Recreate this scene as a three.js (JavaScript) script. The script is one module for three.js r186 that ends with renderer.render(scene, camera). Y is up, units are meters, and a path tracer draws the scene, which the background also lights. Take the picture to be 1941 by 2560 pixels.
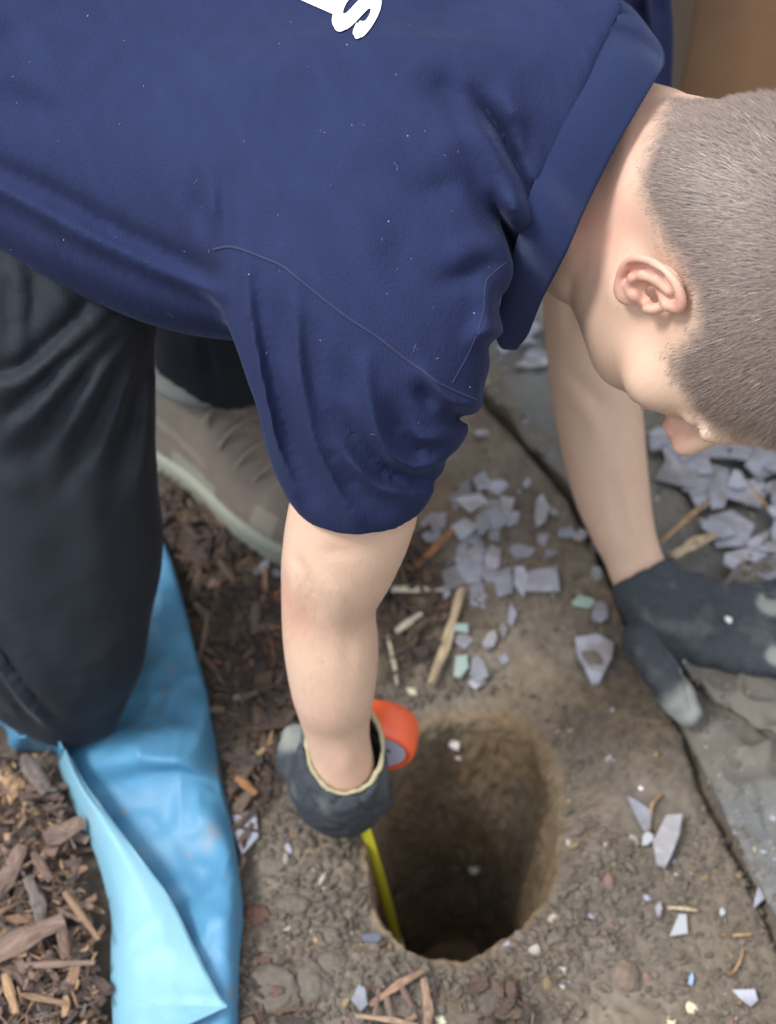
import * as THREE from 'three';
import { mergeGeometries } from 'three/addons/utils/BufferGeometryUtils.js';
import { FontLoader } from 'three/addons/loaders/FontLoader.js';
import { MeshBVH } from 'three-mesh-bvh';

// ------------------------------------------------------------------ camera, sky, sun, exposure
const FOV = 38, PITCH = 52 * Math.PI / 180, EYE = 1.26;
const scene = new THREE.Scene();
const camera = new THREE.PerspectiveCamera(FOV, 776 / 1024, 0.05, 200);
camera.position.set(0, EYE, 0);
camera.lookAt(0, EYE - Math.sin(PITCH), -Math.cos(PITCH));
camera.focus = 1.0; camera.userData.fStop = 4.6;
camera.updateMatrixWorld();

const renderer = new THREE.WebGLRenderer({ antialias: true });
renderer.setSize(776, 1024);
renderer.toneMapping = THREE.LinearToneMapping;
renderer.toneMappingExposure = 1.85;
renderer.shadowMap.enabled = true;

{ // overcast sky: brightest overhead, a little cool, lightest where the sun stands behind the cloud
  const w = 256, h = 128, data = new Float32Array(w * h * 4);
  const sd = new THREE.Vector3(-0.5, 0.82, 0.16).normalize();
  for (let j = 0; j < h; j++) for (let i = 0; i < w; i++) {
    const el = ((j + 0.5) / h - 0.5) * Math.PI, az = ((i + 0.5) / w - 0.5) * 2 * Math.PI;
    const s = Math.sin(el), c = Math.cos(el);
    const dx = c * Math.cos(az), dz = c * Math.sin(az);
    const cosS = dx * sd.x + s * sd.y + dz * sd.z;
    let L = s > 0 ? (1 + 2 * s) / 3 * 0.72 : 0.16;
    L += s > 0 ? 0.95 * Math.pow(Math.max(0, cosS), 4) : 0;
    const o = (j * w + i) * 4;
    const cool = s > 0 ? 1 : 0;
    data[o] = L * (cool ? 0.95 : 0.8); data[o + 1] = L * (cool ? 1.0 : 0.74); data[o + 2] = L * (cool ? 1.07 : 0.64); data[o + 3] = 1;
  }
  const sky = new THREE.DataTexture(data, w, h, THREE.RGBAFormat, THREE.FloatType);
  sky.mapping = THREE.EquirectangularReflectionMapping; sky.magFilter = THREE.LinearFilter; sky.needsUpdate = true;
  scene.background = sky; scene.environment = sky;
}
const sun = new THREE.DirectionalLight(new THREE.Color(1, 0.96, 0.9), 1.5);
sun.position.set(-0.5 * 4, 0.82 * 4, 0.16 * 4 - 0.8); sun.target.position.set(0, 0, -0.8);
sun.castShadow = true; sun.shadow.radius = 26;
sun.shadow.camera.left = sun.shadow.camera.bottom = -2; sun.shadow.camera.right = sun.shadow.camera.top = 2; sun.shadow.camera.far = 10;
scene.add(sun, sun.target);

// ------------------------------------------------------------------ helpers
let seed = 7;
const rnd = () => { seed = (seed + 0x6d2b79f5) | 0; let t = Math.imul(seed ^ (seed >>> 15), 1 | seed); t = (t + Math.imul(t ^ (t >>> 7), 61 | t)) ^ t; return ((t ^ (t >>> 14)) >>> 0) / 4294967296; };
const rr = (a, b) => a + (b - a) * rnd();
const V = (x, y, z) => new THREE.Vector3(x, y, z);
const clamp = (x, a = 0, b = 1) => Math.min(b, Math.max(a, x));
const sstep = (a, b, x) => { const t = clamp((x - a) / (b - a)); return t * t * (3 - 2 * t); };
const lerp = (a, b, t) => a + (b - a) * t;
const SP = Math.sin(PITCH), CP = Math.cos(PITCH), F = 1280 / Math.tan(FOV * Math.PI / 360);
// a place given by where the photograph shows it (1941 x 2560) and its distance along the view axis
const at = (px, py, d) => { const x = (px - 970.5) / F, v = (1280 - py) / F; return V(x * d, EYE + d * (-SP + v * CP), d * (-CP - v * SP)); };
const atH = (px, py, h = 0) => { const v = (1280 - py) / F; return at(px, py, (h - EYE) / (-SP + v * CP)); };
const cam3 = (x, y, z) => V(x, -y * CP - z * SP, y * SP - z * CP); // image right, image down, away -> world
function proj(x, y, z) { const yy = y - EYE, d = -SP * yy - CP * z, v = (CP * yy - SP * z) / d; return [970.5 + x / d * F, 1280 - v * F, d]; }

function hash(x, y, z) { let h = Math.imul(x, 374761393) ^ Math.imul(y, 668265263) ^ Math.imul(z, 2147483647 - 1274126177); h = Math.imul(h ^ (h >>> 13), 1274126177); h = Math.imul(h ^ (h >>> 16), 2246822519); return ((h ^ (h >>> 15)) >>> 0) / 4294967296; }
function vnoise(x, y, z) {
  const xi = Math.floor(x), yi = Math.floor(y), zi = Math.floor(z); let u = x - xi, v = y - yi, w = z - zi;
  u = u * u * (3 - 2 * u); v = v * v * (3 - 2 * v); w = w * w * (3 - 2 * w);
  const a = lerp(lerp(hash(xi, yi, zi), hash(xi + 1, yi, zi), u), lerp(hash(xi, yi + 1, zi), hash(xi + 1, yi + 1, zi), u), v);
  const b = lerp(lerp(hash(xi, yi, zi + 1), hash(xi + 1, yi, zi + 1), u), lerp(hash(xi, yi + 1, zi + 1), hash(xi + 1, yi + 1, zi + 1), u), v);
  return lerp(a, b, w) * 2 - 1;
}
const fbm = (x, y, z, n = 3) => { let s = 0, a = 1, t = 0; for (let i = 0; i < n; i++) { s += a * vnoise(x, y, z); t += a; a *= 0.5; x = x * 2.03 + 7.1; y = y * 2.03 + 3.3; z = z * 2.03 + 5.7; } return s / t; };

const used = new Map();
const numbered = (n) => { const k = used.get(n) ?? 0; used.set(n, k + 1); return k ? `${n}_${String(k).padStart(3, '0')}` : n; };
function tag(o, label, category, group, kind) { if (label) o.userData.label = label; if (category) o.userData.category = category; if (group) o.userData.group = group; if (kind) o.userData.kind = kind; return o; }
function mesh(name, geo, mat, parent = scene) {
  const m = new THREE.Mesh(geo, mat); m.name = parent === scene ? numbered(name) : name; m.castShadow = m.receiveShadow = true; parent.add(m); return m;
}
function base(name, pos = V(0, 0, 0)) { const g = new THREE.Group(); g.name = numbered(name); g.position.copy(pos); scene.add(g); return g; }

// smooth curve through points of any dimension
function crv(pts, t) { // t in 0..n-1
  const n = pts.length, i = clamp(Math.floor(t), 0, n - 2), f = t - i, p0 = pts[Math.max(0, i - 1)], p1 = pts[i], p2 = pts[i + 1], p3 = pts[Math.min(n - 1, i + 2)];
  return p1.map((_, k) => { const a = p0[k], b = p1[k], c = p2[k], d = p3[k]; return 0.5 * (2 * b + (c - a) * f + (2 * a - 5 * b + 4 * c - d) * f * f + (3 * b - 3 * c + d - a) * f * f * f); });
}

// ---- solids as distance fields, meshed with surface nets
const smin = (a, b, k) => { const h = Math.max(k - Math.abs(a - b), 0) / k; return Math.min(a, b) - h * h * k * 0.25; };
const smax = (a, b, k) => -smin(-a, -b, k);
// loft of elliptic sections: st = [[c (Vector3), a (half width vector), b (half depth vector)], ...]
function loft(st, { n = 5, scale = 1, flat0 = false, flat1 = false, cap = 0.8, skew = null } = {}) {
  const raw = st.map(([c, a, b]) => [c.x, c.y, c.z, a.x, a.y, a.z, b.x, b.y, b.z]);
  const N = (raw.length - 1) * n + 1, S = [];
  for (let i = 0; i < N; i++) {
    const q = crv(raw, i / n), ra = Math.hypot(q[3], q[4], q[5]), rb = Math.hypot(q[6], q[7], q[8]);
    S.push([q[0], q[1], q[2], q[3] / ra, q[4] / ra, q[5] / ra, q[6] / rb, q[7] / rb, q[8] / rb, ra * scale, rb * scale]);
  }
  const lo = [1e9, 1e9, 1e9], hi = [-1e9, -1e9, -1e9];
  for (const s of S) for (let k = 0; k < 3; k++) { const m = Math.max(s[9], s[10]) * 1.3; lo[k] = Math.min(lo[k], s[k] - m); hi[k] = Math.max(hi[k], s[k] + m); }
  const dir = (i, j) => { const d = [S[j][0] - S[i][0], S[j][1] - S[i][1], S[j][2] - S[i][2]], l = Math.hypot(...d); return d.map((x) => x / l); };
  const t0 = skew ? skew.toArray().map((v) => -v) : dir(1, 0), t1 = skew ? skew.toArray() : dir(N - 2, N - 1), W = skew ? S.map((s) => s[0] * skew.x + s[1] * skew.y + s[2] * skew.z) : null;
  const f = (x, y, z) => {
    const ox = Math.max(lo[0] - x, x - hi[0], 0), oy = Math.max(lo[1] - y, y - hi[1], 0), oz = Math.max(lo[2] - z, z - hi[2], 0);
    const od = Math.sqrt(ox * ox + oy * oy + oz * oz);
    if (od > 0.05) return od;
    let best = 1e9, bi = 0, bt = 0;
    if (skew) { const h = x * skew.x + y * skew.y + z * skew.z; if (h <= W[0]) { bi = 0; bt = 0; } else if (h >= W[N - 1]) { bi = N - 2; bt = 1; } else { while (W[bi + 1] < h) bi++; bt = (h - W[bi]) / (W[bi + 1] - W[bi]); } } else for (let i = 0; i < N - 1; i++) {
      const p = S[i], q = S[i + 1], dx = q[0] - p[0], dy = q[1] - p[1], dz = q[2] - p[2];
      let t = ((x - p[0]) * dx + (y - p[1]) * dy + (z - p[2]) * dz) / (dx * dx + dy * dy + dz * dz);
      t = t < 0 ? 0 : t > 1 ? 1 : t;
      const ex = x - p[0] - dx * t, ey = y - p[1] - dy * t, ez = z - p[2] - dz * t, d = ex * ex + ey * ey + ez * ez;
      if (d < best) { best = d; bi = i; bt = t; }
    }
    const p = S[bi], q = S[bi + 1], m = (k) => p[k] + (q[k] - p[k]) * bt;
    const vx = x - m(0), vy = y - m(1), vz = z - m(2), ra = m(9), rb = m(10);
    const u = vx * m(3) + vy * m(4) + vz * m(5), w = vx * m(6) + vy * m(7) + vz * m(8);
    let s = 0, fl = null;
    if (bi === 0 && bt === 0) { s = vx * t0[0] + vy * t0[1] + vz * t0[2]; if (flat0) { fl = s; s = 0; } }
    else if (bi === N - 2 && bt === 1) { s = vx * t1[0] + vy * t1[1] + vz * t1[2]; if (flat1) { fl = s; s = 0; } }
    const rs = Math.min(ra, rb) * cap;
    const k0 = Math.sqrt(u * u / (ra * ra) + w * w / (rb * rb) + s * s / (rs * rs)), k1 = Math.sqrt(u * u / ra ** 4 + w * w / rb ** 4 + s * s / rs ** 4);
    let d = k1 < 1e-9 ? -Math.min(ra, rb) : k0 * (k0 - 1) / k1;
    if (fl !== null) d = Math.max(d, fl);
    return d;
  };
  f.lo = lo; f.hi = hi; f.S = S;
  return f;
}
// sections from the left and right outline in the photograph, distance, and depth as a share of the half width
function outline(rows) {
  const C = rows.map(([l, r, d]) => at((l[0] + r[0]) / 2, (l[1] + r[1]) / 2, d));
  return rows.map(([l, r, d, k = 0.9], i) => {
    const a = at(r[0], r[1], d).sub(at(l[0], l[1], d)).multiplyScalar(0.5), t = C[Math.min(i + 1, C.length - 1)].clone().sub(C[Math.max(i - 1, 0)]);
    const b = a.clone().cross(t).normalize().multiplyScalar(a.length() * k);
    return [C[i], a, b];
  });
}
const capsule = (x, y, z, a, b, ra, rb) => {
  const dx = b[0] - a[0], dy = b[1] - a[1], dz = b[2] - a[2], t = clamp(((x - a[0]) * dx + (y - a[1]) * dy + (z - a[2]) * dz) / (dx * dx + dy * dy + dz * dz));
  return Math.hypot(x - a[0] - dx * t, y - a[1] - dy * t, z - a[2] - dz * t) - lerp(ra, rb, t);
};
const ellip = (x, y, z, cx, cy, cz, rx, ry, rz) => { x -= cx; y -= cy; z -= cz; const k0 = Math.hypot(x / rx, y / ry, z / rz), k1 = Math.hypot(x / rx / rx, y / ry / ry, z / rz / rz); return k1 < 1e-9 ? -Math.min(rx, ry, rz) : k0 * (k0 - 1) / k1; };

function net(sdf, lo, hi, h) {
  const nx = Math.ceil((hi[0] - lo[0]) / h) + 2, ny = Math.ceil((hi[1] - lo[1]) / h) + 2, nz = Math.ceil((hi[2] - lo[2]) / h) + 2;
  const val = new Float32Array(nx * ny * nz), B = 8, live = [], sx = 1, sy = nx, sz = nx * ny;
  const bx = Math.ceil(nx / B), by = Math.ceil(ny / B), bz = Math.ceil(nz / B), reach = B * h * 0.87 * 1.9;
  for (let k = 0; k < bz; k++) for (let j = 0; j < by; j++) for (let i = 0; i < bx; i++) {
    const c = sdf(lo[0] + (i + 0.5) * B * h, lo[1] + (j + 0.5) * B * h, lo[2] + (k + 0.5) * B * h), near = Math.abs(c) < reach;
    if (near) live.push([i, j, k]);
    for (let z = k * B; z < Math.min(nz, k * B + B); z++) for (let y = j * B; y < Math.min(ny, j * B + B); y++) for (let x = i * B; x < Math.min(nx, i * B + B); x++)
      val[x + y * sy + z * sz] = near ? sdf(lo[0] + x * h, lo[1] + y * h, lo[2] + z * h) : c;
  }
  const id = new Int32Array(nx * ny * nz).fill(-1), pos = [], idx = [];
  for (const [i, j, k] of live) for (let z = k * B; z < Math.min(nz - 1, k * B + B); z++) for (let y = j * B; y < Math.min(ny - 1, j * B + B); y++) for (let x = i * B; x < Math.min(nx - 1, i * B + B); x++) {
    const o = x + y * sy + z * sz; let mask = 0;
    for (let c = 0; c < 8; c++) if (val[o + (c & 1) + (c >> 1 & 1) * sy + (c >> 2) * sz] < 0) mask |= 1 << c;
    if (mask === 0 || mask === 255) continue;
    let px = 0, py = 0, pz = 0, n = 0;
    const edge = (c0, c1) => {
      const a = mask >> c0 & 1, b = mask >> c1 & 1; if (a === b) return;
      const va = val[o + (c0 & 1) + (c0 >> 1 & 1) * sy + (c0 >> 2) * sz], vb = val[o + (c1 & 1) + (c1 >> 1 & 1) * sy + (c1 >> 2) * sz], t = va / (va - vb);
      px += lerp(c0 & 1, c1 & 1, t); py += lerp(c0 >> 1 & 1, c1 >> 1 & 1, t); pz += lerp(c0 >> 2, c1 >> 2, t); n++;
    };
    edge(0, 1); edge(2, 3); edge(4, 5); edge(6, 7); edge(0, 2); edge(1, 3); edge(4, 6); edge(5, 7); edge(0, 4); edge(1, 5); edge(2, 6); edge(3, 7);
    id[o] = pos.length / 3; pos.push(lo[0] + (x + px / n) * h, lo[1] + (y + py / n) * h, lo[2] + (z + pz / n) * h);
  }
  const quad = (a, b, c, d, flip) => { if (a < 0 || b < 0 || c < 0 || d < 0) return; if (flip) idx.push(a, c, b, a, d, c); else idx.push(a, b, c, a, c, d); };
  for (const [i, j, k] of live) for (let z = Math.max(1, k * B); z < Math.min(nz - 1, k * B + B); z++) for (let y = Math.max(1, j * B); y < Math.min(ny - 1, j * B + B); y++) for (let x = Math.max(1, i * B); x < Math.min(nx - 1, i * B + B); x++) {
    const o = x + y * sy + z * sz, v = val[o] < 0;
    if (v !== val[o + sx] < 0) quad(id[o], id[o - sy], id[o - sy - sz], id[o - sz], v);
    if (v !== val[o + sy] < 0) quad(id[o], id[o - sz], id[o - sx - sz], id[o - sx], v);
    if (v !== val[o + sz] < 0) quad(id[o], id[o - sx], id[o - sx - sy], id[o - sy], v);
  }
  const g = new THREE.BufferGeometry();
  g.setAttribute('position', new THREE.BufferAttribute(new Float32Array(pos), 3)); g.setIndex(new THREE.BufferAttribute(new Uint32Array(idx), 1));
  g.computeVertexNormals();
  // make sure that normals face outwards
  const P = g.attributes.position, Nn = g.attributes.normal; let vote = 0;
  for (let i = 0; i < P.count; i += Math.max(1, P.count >> 6)) { const e = h * 0.7; vote += sdf(P.getX(i) + Nn.getX(i) * e, P.getY(i) + Nn.getY(i) * e, P.getZ(i) + Nn.getZ(i) * e) > sdf(P.getX(i) - Nn.getX(i) * e, P.getY(i) - Nn.getY(i) * e, P.getZ(i) - Nn.getZ(i) * e) ? 1 : -1; }
  if (vote < 0) { const I = g.index.array; for (let i = 0; i < I.length; i += 3) { const t = I[i + 1]; I[i + 1] = I[i + 2]; I[i + 2] = t; } g.computeVertexNormals(); }
  return g;
}
function paint(g, fn) { const P = g.attributes.position, c = new Float32Array(P.count * 3), o = [0, 0, 0]; for (let i = 0; i < P.count; i++) { fn(P.getX(i), P.getY(i), P.getZ(i), o, i); c.set(o, i * 3); } g.setAttribute('color', new THREE.BufferAttribute(c, 3)); return g; }
function planeUV(g, e1, e2, s = 1) { const P = g.attributes.position, u = new Float32Array(P.count * 2); for (let i = 0; i < P.count; i++) { const x = P.getX(i), y = P.getY(i), z = P.getZ(i); u[i * 2] = (x * e1.x + y * e1.y + z * e1.z) * s; u[i * 2 + 1] = (x * e2.x + y * e2.y + z * e2.z) * s; } g.setAttribute('uv', new THREE.BufferAttribute(u, 2)); return g; }
// closest surface point under a pixel of the photograph
function caster(g) { const bvh = new MeshBVH(g.clone()); const ray = new THREE.Ray(); return (px, py) => { ray.origin.set(0, EYE, 0); ray.direction.copy(at(px, py, 1)).sub(ray.origin).normalize(); const h = bvh.raycastFirst(ray, THREE.DoubleSide); if (!h) return null; const n = h.face.normal.clone(); if (n.dot(ray.direction) > 0) n.negate(); return { p: h.point.clone(), n }; }; }
function tube(points, r, seg = 6, closed = false, n = 0) { return new THREE.TubeGeometry(new THREE.CatmullRomCurve3(points, closed), n || Math.max(6, points.length * 3), r, seg, closed); }

// ------------------------------------------------------------------ textures
function noiseTex(n, fn, srgb = false) {
  const d = new Uint8Array(n * n * 4);
  for (let y = 0; y < n; y++) for (let x = 0; x < n; x++) { const v = fn(x / n, y / n, x, y); for (let c = 0; c < 3; c++) d[(y * n + x) * 4 + c] = clamp(Array.isArray(v) ? v[c] : v) * 255; d[(y * n + x) * 4 + 3] = 255; }
  const t = new THREE.DataTexture(d, n, n, THREE.RGBAFormat); t.wrapS = t.wrapT = THREE.RepeatWrapping; t.magFilter = THREE.LinearFilter; t.minFilter = THREE.LinearFilter; if (srgb) t.colorSpace = THREE.SRGBColorSpace; t.needsUpdate = true; return t;
}
// noise that repeats without a seam
const wrapN = (u, v, f, s) => { const a = u * 2 * Math.PI, b = v * 2 * Math.PI, r = f / (2 * Math.PI); return vnoise(Math.cos(a) * r + s, Math.sin(a) * r + Math.cos(b) * r * 1.7, Math.sin(b) * r + s * 3); };
const grainTex = noiseTex(256, (u, v, x, y) => 0.5 + 0.3 * (hash(x, y, 3) - 0.5) + 0.5 * (hash(x >> 1, y >> 1, 9) - 0.5));
const knitTex = noiseTex(256, (u, v, x, y) => 0.45 + 0.3 * Math.sin(u * 2 * Math.PI * 64) * (0.7 + 0.3 * Math.sin(v * 2 * Math.PI * 64)) + 0.35 * (hash(x, y, 5) - 0.5));
const ribTex = noiseTex(256, (u, v, x, y) => 0.5 + 0.42 * Math.sin(u * 2 * Math.PI * 32) + 0.14 * (hash(x, y, 5) - 0.5));
const heather = noiseTex(512, (u, v, x, y) => { const s = hash(x, y, 31), f = hash(x >> 1, y >> 2, 12); let k = 0.88 + 0.09 * (s - 0.5) + 0.09 * (f - 0.5) + 0.07 * wrapN(u, v, 9, 4); if (hash(x, y, 77) > 0.997) k += 0.12; return [k, k, k]; });

// ------------------------------------------------------------------ materials
const std = (c, r = 0.9, o = {}) => new THREE.MeshStandardMaterial({ color: new THREE.Color().setRGB(...c), roughness: r, ...o });
const M = {
  skin: new THREE.MeshPhysicalMaterial({ vertexColors: true, roughness: 0.52, specularIntensity: 0.6, sheen: 0.25, sheenRoughness: 0.6, sheenColor: new THREE.Color(0.9, 0.6, 0.5), bumpMap: grainTex, bumpScale: 0.0003 }),
  shirt: new THREE.MeshPhysicalMaterial({ color: new THREE.Color().setRGB(0.024, 0.033, 0.092), roughness: 0.95, specularIntensity: 0.3, sheen: 0.5, sheenRoughness: 0.45, sheenColor: new THREE.Color(0.27, 0.34, 0.56), map: heather, bumpMap: grainTex, bumpScale: 0.0005 }),
  collar: new THREE.MeshPhysicalMaterial({ color: new THREE.Color().setRGB(0.023, 0.033, 0.093), roughness: 0.95, specularIntensity: 0.3, sheen: 0.5, sheenRoughness: 0.45, sheenColor: new THREE.Color(0.27, 0.34, 0.56), bumpMap: ribTex, bumpScale: 0.0006 }),
  seam: std([0.026, 0.034, 0.086], 0.95),
  print: std([0.86, 0.88, 0.88], 0.6),
  lint: std([0.26, 0.29, 0.38], 0.9),
  trousers: new THREE.MeshPhysicalMaterial({ color: new THREE.Color().setRGB(0.018, 0.022, 0.03), roughness: 0.72, specularIntensity: 0.5, sheen: 0.5, sheenRoughness: 0.5, sheenColor: new THREE.Color(0.30, 0.34, 0.42), bumpMap: knitTex, bumpScale: 0.0003 }),
  glove: std([1, 1, 1], 0.8, { vertexColors: true, bumpMap: grainTex, bumpScale: 0.0007 }),
  gloveRim: std([0.5, 0.45, 0.28], 0.9, { bumpMap: grainTex, bumpScale: 0.0006 }),
  shoe: std([1, 1, 1], 0.9, { vertexColors: true, bumpMap: grainTex, bumpScale: 0.0006 }),
  sole: std([0.3, 0.32, 0.27], 0.85), lace: std([0.24, 0.21, 0.19], 0.85), sock: std([0.3, 0.315, 0.305], 0.95),
  hair: new THREE.MeshStandardMaterial({ vertexColors: true, roughness: 0.45, side: THREE.DoubleSide }),
  orange: new THREE.MeshPhysicalMaterial({ color: new THREE.Color().setRGB(0.95, 0.145, 0.05), roughness: 0.38, clearcoat: 0.2, clearcoatRoughness: 0.35 }),
  lilac: std([0.55, 0.53, 0.66], 0.5), yellow: std([0.92, 0.82, 0.05], 0.4), black: std([0.02, 0.02, 0.02], 0.6),
  soil: std([1, 1, 1], 0.95, { vertexColors: true }),
  crumb: std([1, 1, 1], 0.95, { vertexColors: false }),
  blue: new THREE.MeshPhysicalMaterial({ color: new THREE.Color().setRGB(1, 1, 1), vertexColors: true, roughness: 0.47, specularIntensity: 0.75, bumpMap: grainTex, bumpScale: 0.0002 }),
  membrane: std([1, 1, 1], 0.85, { vertexColors: true, bumpMap: knitTex, bumpScale: 0.0006 }),
  panel: std([1, 1, 1], 0.7, { vertexColors: true }), post: std([0.1, 0.075, 0.056], 0.75), screw: std([0.3, 0.27, 0.23], 0.4, { metalness: 0.6 }),
};

let groundBVH, onMembrane;
// ------------------------------------------------------------------ ground with the dug hole
const holeC = atH(1165, 2080, 0);
const rim = [[1408, 1950], [1404, 2080], [1385, 2170], [1335, 2275], [1250, 2350], [1170, 2405], [1060, 2385], [985, 2345], [935, 2280], [915, 2200], [905, 2100], [915, 2000], [950, 1880], [1010, 1790], [1100, 1745], [1200, 1735], [1300, 1760], [1370, 1830]]
  .map(([x, y]) => { const p = atH(x, y, 0).sub(holeC); return [Math.atan2(p.z, p.x), Math.hypot(p.x, p.z)]; }).sort((a, b) => a[0] - b[0]);
const NA = 900, rimR = new Float32Array(NA);
for (let i = 0; i < NA; i++) {
  const a = -Math.PI + i / NA * 2 * Math.PI; let k = rim.findIndex((q) => q[0] > a); const hiQ = k < 0 ? [rim[0][0] + 2 * Math.PI, rim[0][1]] : rim[k], loQ = k <= 0 ? (k < 0 ? rim.at(-1) : [rim.at(-1)[0] - 2 * Math.PI, rim.at(-1)[1]]) : rim[k - 1];
  rimR[i] = lerp(loQ[1], hiQ[1], (a - loQ[0]) / (hiQ[0] - loQ[0]));
}
for (let k = 0; k < 3; k++) { if (k === 2) for (let i = 0; i < NA; i++) { const a = i / NA * 2 * Math.PI; rimR[i] += fbm(Math.cos(a) * 3, Math.sin(a) * 3, 3, 3) * 0.006; } const c = rimR.slice(); for (let i = 0; i < NA; i++) { let s = 0; const w = k === 2 ? 6 : 14; for (let j = -w; j <= w; j++) s += c[(i + j + NA) % NA]; rimR[i] = s / (2 * w + 1); } }
const rimAt = (a) => { const t = ((a + Math.PI) / (2 * Math.PI)) * NA, i = Math.floor(t); return lerp(rimR[(i + NA) % NA], rimR[(i + 1 + NA) % NA], t - i); };
const lump = (x, z) => { // clods, trampled soil
  const big = fbm(x * 7 + 3, 1.3, z * 7, 2) * 0.008, mid = Math.abs(fbm(x * 26, 4.2, z * 26, 2)) * 0.007, fine = fbm(x * 85, 9.1, z * 85, 2) * 0.0032, tiny = Math.max(0, vnoise(x * 210, 2.2, z * 210)) * 0.0022;
  return big + mid + fine + tiny - 0.004;
};
const farSide = (a) => sstep(-0.25, 0.95, -Math.sin(a) + 0.25 * Math.cos(a)), dipA = (a) => 0.010 + 0.012 * farSide(a), dipW = (a) => 0.018 + 0.02 * farSide(a);
const memEdge = [[1040, 770], [1125, 870], [1200, 972], [1310, 1090], [1431, 1232], [1540, 1440], [1640, 1680], [1718, 1831], [1763, 1950], [1823, 2073], [1868, 2154], [1941, 2315], [2020, 2480], [2090, 2640]], memLine = memEdge.map(([x, y]) => { const p = atH(x, y, 0); return [p.x, p.z]; });
function crack(x, z) { // the gap between the soil and the membrane
  let best = 1; for (let i = 0; i < memLine.length - 1; i++) { const [ax, az] = memLine[i], dx = memLine[i + 1][0] - ax, dz = memLine[i + 1][1] - az, t = clamp(((x - ax) * dx + (z - az) * dz) / (dx * dx + dz * dz)); best = Math.min(best, (x - ax - dx * t) ** 2 + (z - az - dz * t) ** 2); }
  return -0.022 * Math.exp(-best / (0.0055 * 0.0055)) * (1 + 0.4 * vnoise(x * 40, 5, z * 40));
}
function groundH(x, z) {
  const dx = x - holeC.x, dz = z - holeC.z, r = Math.hypot(dx, dz), R = rimAt(Math.atan2(dz, dx));
  if (r < R) return -0.3;
  const fade = 1 - sstep(1.2, 3, r);
  return lump(x, z) * fade + (x > 0 && r < 1.2 ? crack(x, z) : 0) - dipA(Math.atan2(dz, dx)) * Math.exp(-(((r - R) / dipW(Math.atan2(dz, dx))) ** 2));
}
{
  const rings = [], pos = [], col = [], idx = [];
  for (let i = 0; i <= 14; i++) rings.push({ f: 0.8 * (i + 0.02) / 14.02, y: -0.47, w: 1 });
  for (let i = 1; i <= 70; i++) { const t = i / 70; rings.push({ f: lerp(0.8, 0.955, Math.pow(t, 0.85)), y: lerp(-0.47, -0.036, t), w: 1 }); }
  for (let i = 1; i <= 12; i++) { const t = i / 12; rings.push({ f: 0.955 + 0.045 * (1 - Math.cos(t * Math.PI / 2)), y: -0.036 * (1 - Math.sin(t * Math.PI / 2)), w: 1 - t }); }
  let r = 0; while (r < 45) { r += r < 0.75 ? 0.0034 : r * 0.045; rings.push({ add: r }); }
  const c3 = new THREE.Color();
  for (const q of rings) for (let i = 0; i < NA; i++) {
    const a = -Math.PI + i / NA * 2 * Math.PI, R = rimR[i], ca = Math.cos(a), sa = Math.sin(a);
    let rad = q.add !== undefined ? R + q.add : R * (q.f < 0.8 ? q.f * (1 - 0.3 * farSide(a)) : 1 - (1 - q.f) * (1 + 1.2 * farSide(a))), y;
    let x = holeC.x + ca * rad, z = holeC.z + sa * rad;
    if (q.add === undefined) {
      const n = fbm(ca * R * 20, q.y * 9, sa * R * 20, 3) * 0.009 + fbm(ca * R * 95, q.y * 14, sa * R * 95, 3) * 0.0035 + vnoise(ca * R * 150, q.y * 130, sa * R * 150) * 0.0026;
      const edge = q.f > 0.6 ? 1 : 0; rad += n * edge * (0.4 + 0.6 * q.w); x = holeC.x + ca * rad; z = holeC.z + sa * rad;
      y = q.y + (1 - edge) * (fbm(x * 40, 0, z * 40, 3) * 0.02) + (edge ? (lump(x, z) - dipA(a)) * (1 - q.w) - (dipA(a) - 0.01) * q.w * sstep(-0.3, -0.04, q.y) : 0);
    } else y = groundH(x, z) + 0.0;
    pos.push(x, y, z);
    // soil colours: grey brown, ochre and rust patches, dark humus
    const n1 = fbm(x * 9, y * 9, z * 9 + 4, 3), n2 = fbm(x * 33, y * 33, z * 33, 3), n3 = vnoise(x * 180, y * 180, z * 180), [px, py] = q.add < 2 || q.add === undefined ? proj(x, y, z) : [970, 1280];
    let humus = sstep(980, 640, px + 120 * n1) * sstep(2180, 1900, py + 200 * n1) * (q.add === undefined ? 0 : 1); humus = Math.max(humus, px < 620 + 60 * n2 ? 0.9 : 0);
    let cr = 0.152 + 0.036 * n1 + 0.042 * n2, cg = 0.126 + 0.03 * n1 + 0.036 * n2, cb = 0.1 + 0.022 * n1 + 0.029 * n2; if (q.w !== undefined) { cr *= 1.18; cg *= 1.07; cb *= 0.9; }
    const r2 = q.add === undefined ? 0 : q.add * (1.15 - farSide(a));
    const rust = sstep(-0.25, 0.4, fbm(x * 16 + 9, y * 16, z * 16, 2)) * (q.w ? 0.6 : r2 < 0.05 ? 0.35 : 0.12);
    cr = lerp(cr, 0.18, rust); cg = lerp(cg, 0.112, rust); cb = lerp(cb, 0.052, rust);
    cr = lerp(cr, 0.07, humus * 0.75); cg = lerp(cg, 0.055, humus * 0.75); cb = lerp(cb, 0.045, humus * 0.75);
    const sp = 1 + 0.25 * n3; col.push(Math.max(0.02, cr * sp), Math.max(0.02, cg * sp), Math.max(0.015, cb * sp));
  }
  for (let j = 0; j < rings.length - 1; j++) for (let i = 0; i < NA; i++) { const a = j * NA + i, b = j * NA + (i + 1) % NA, c = a + NA, d = b + NA; idx.push(a, b, c, b, d, c); }
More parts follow.
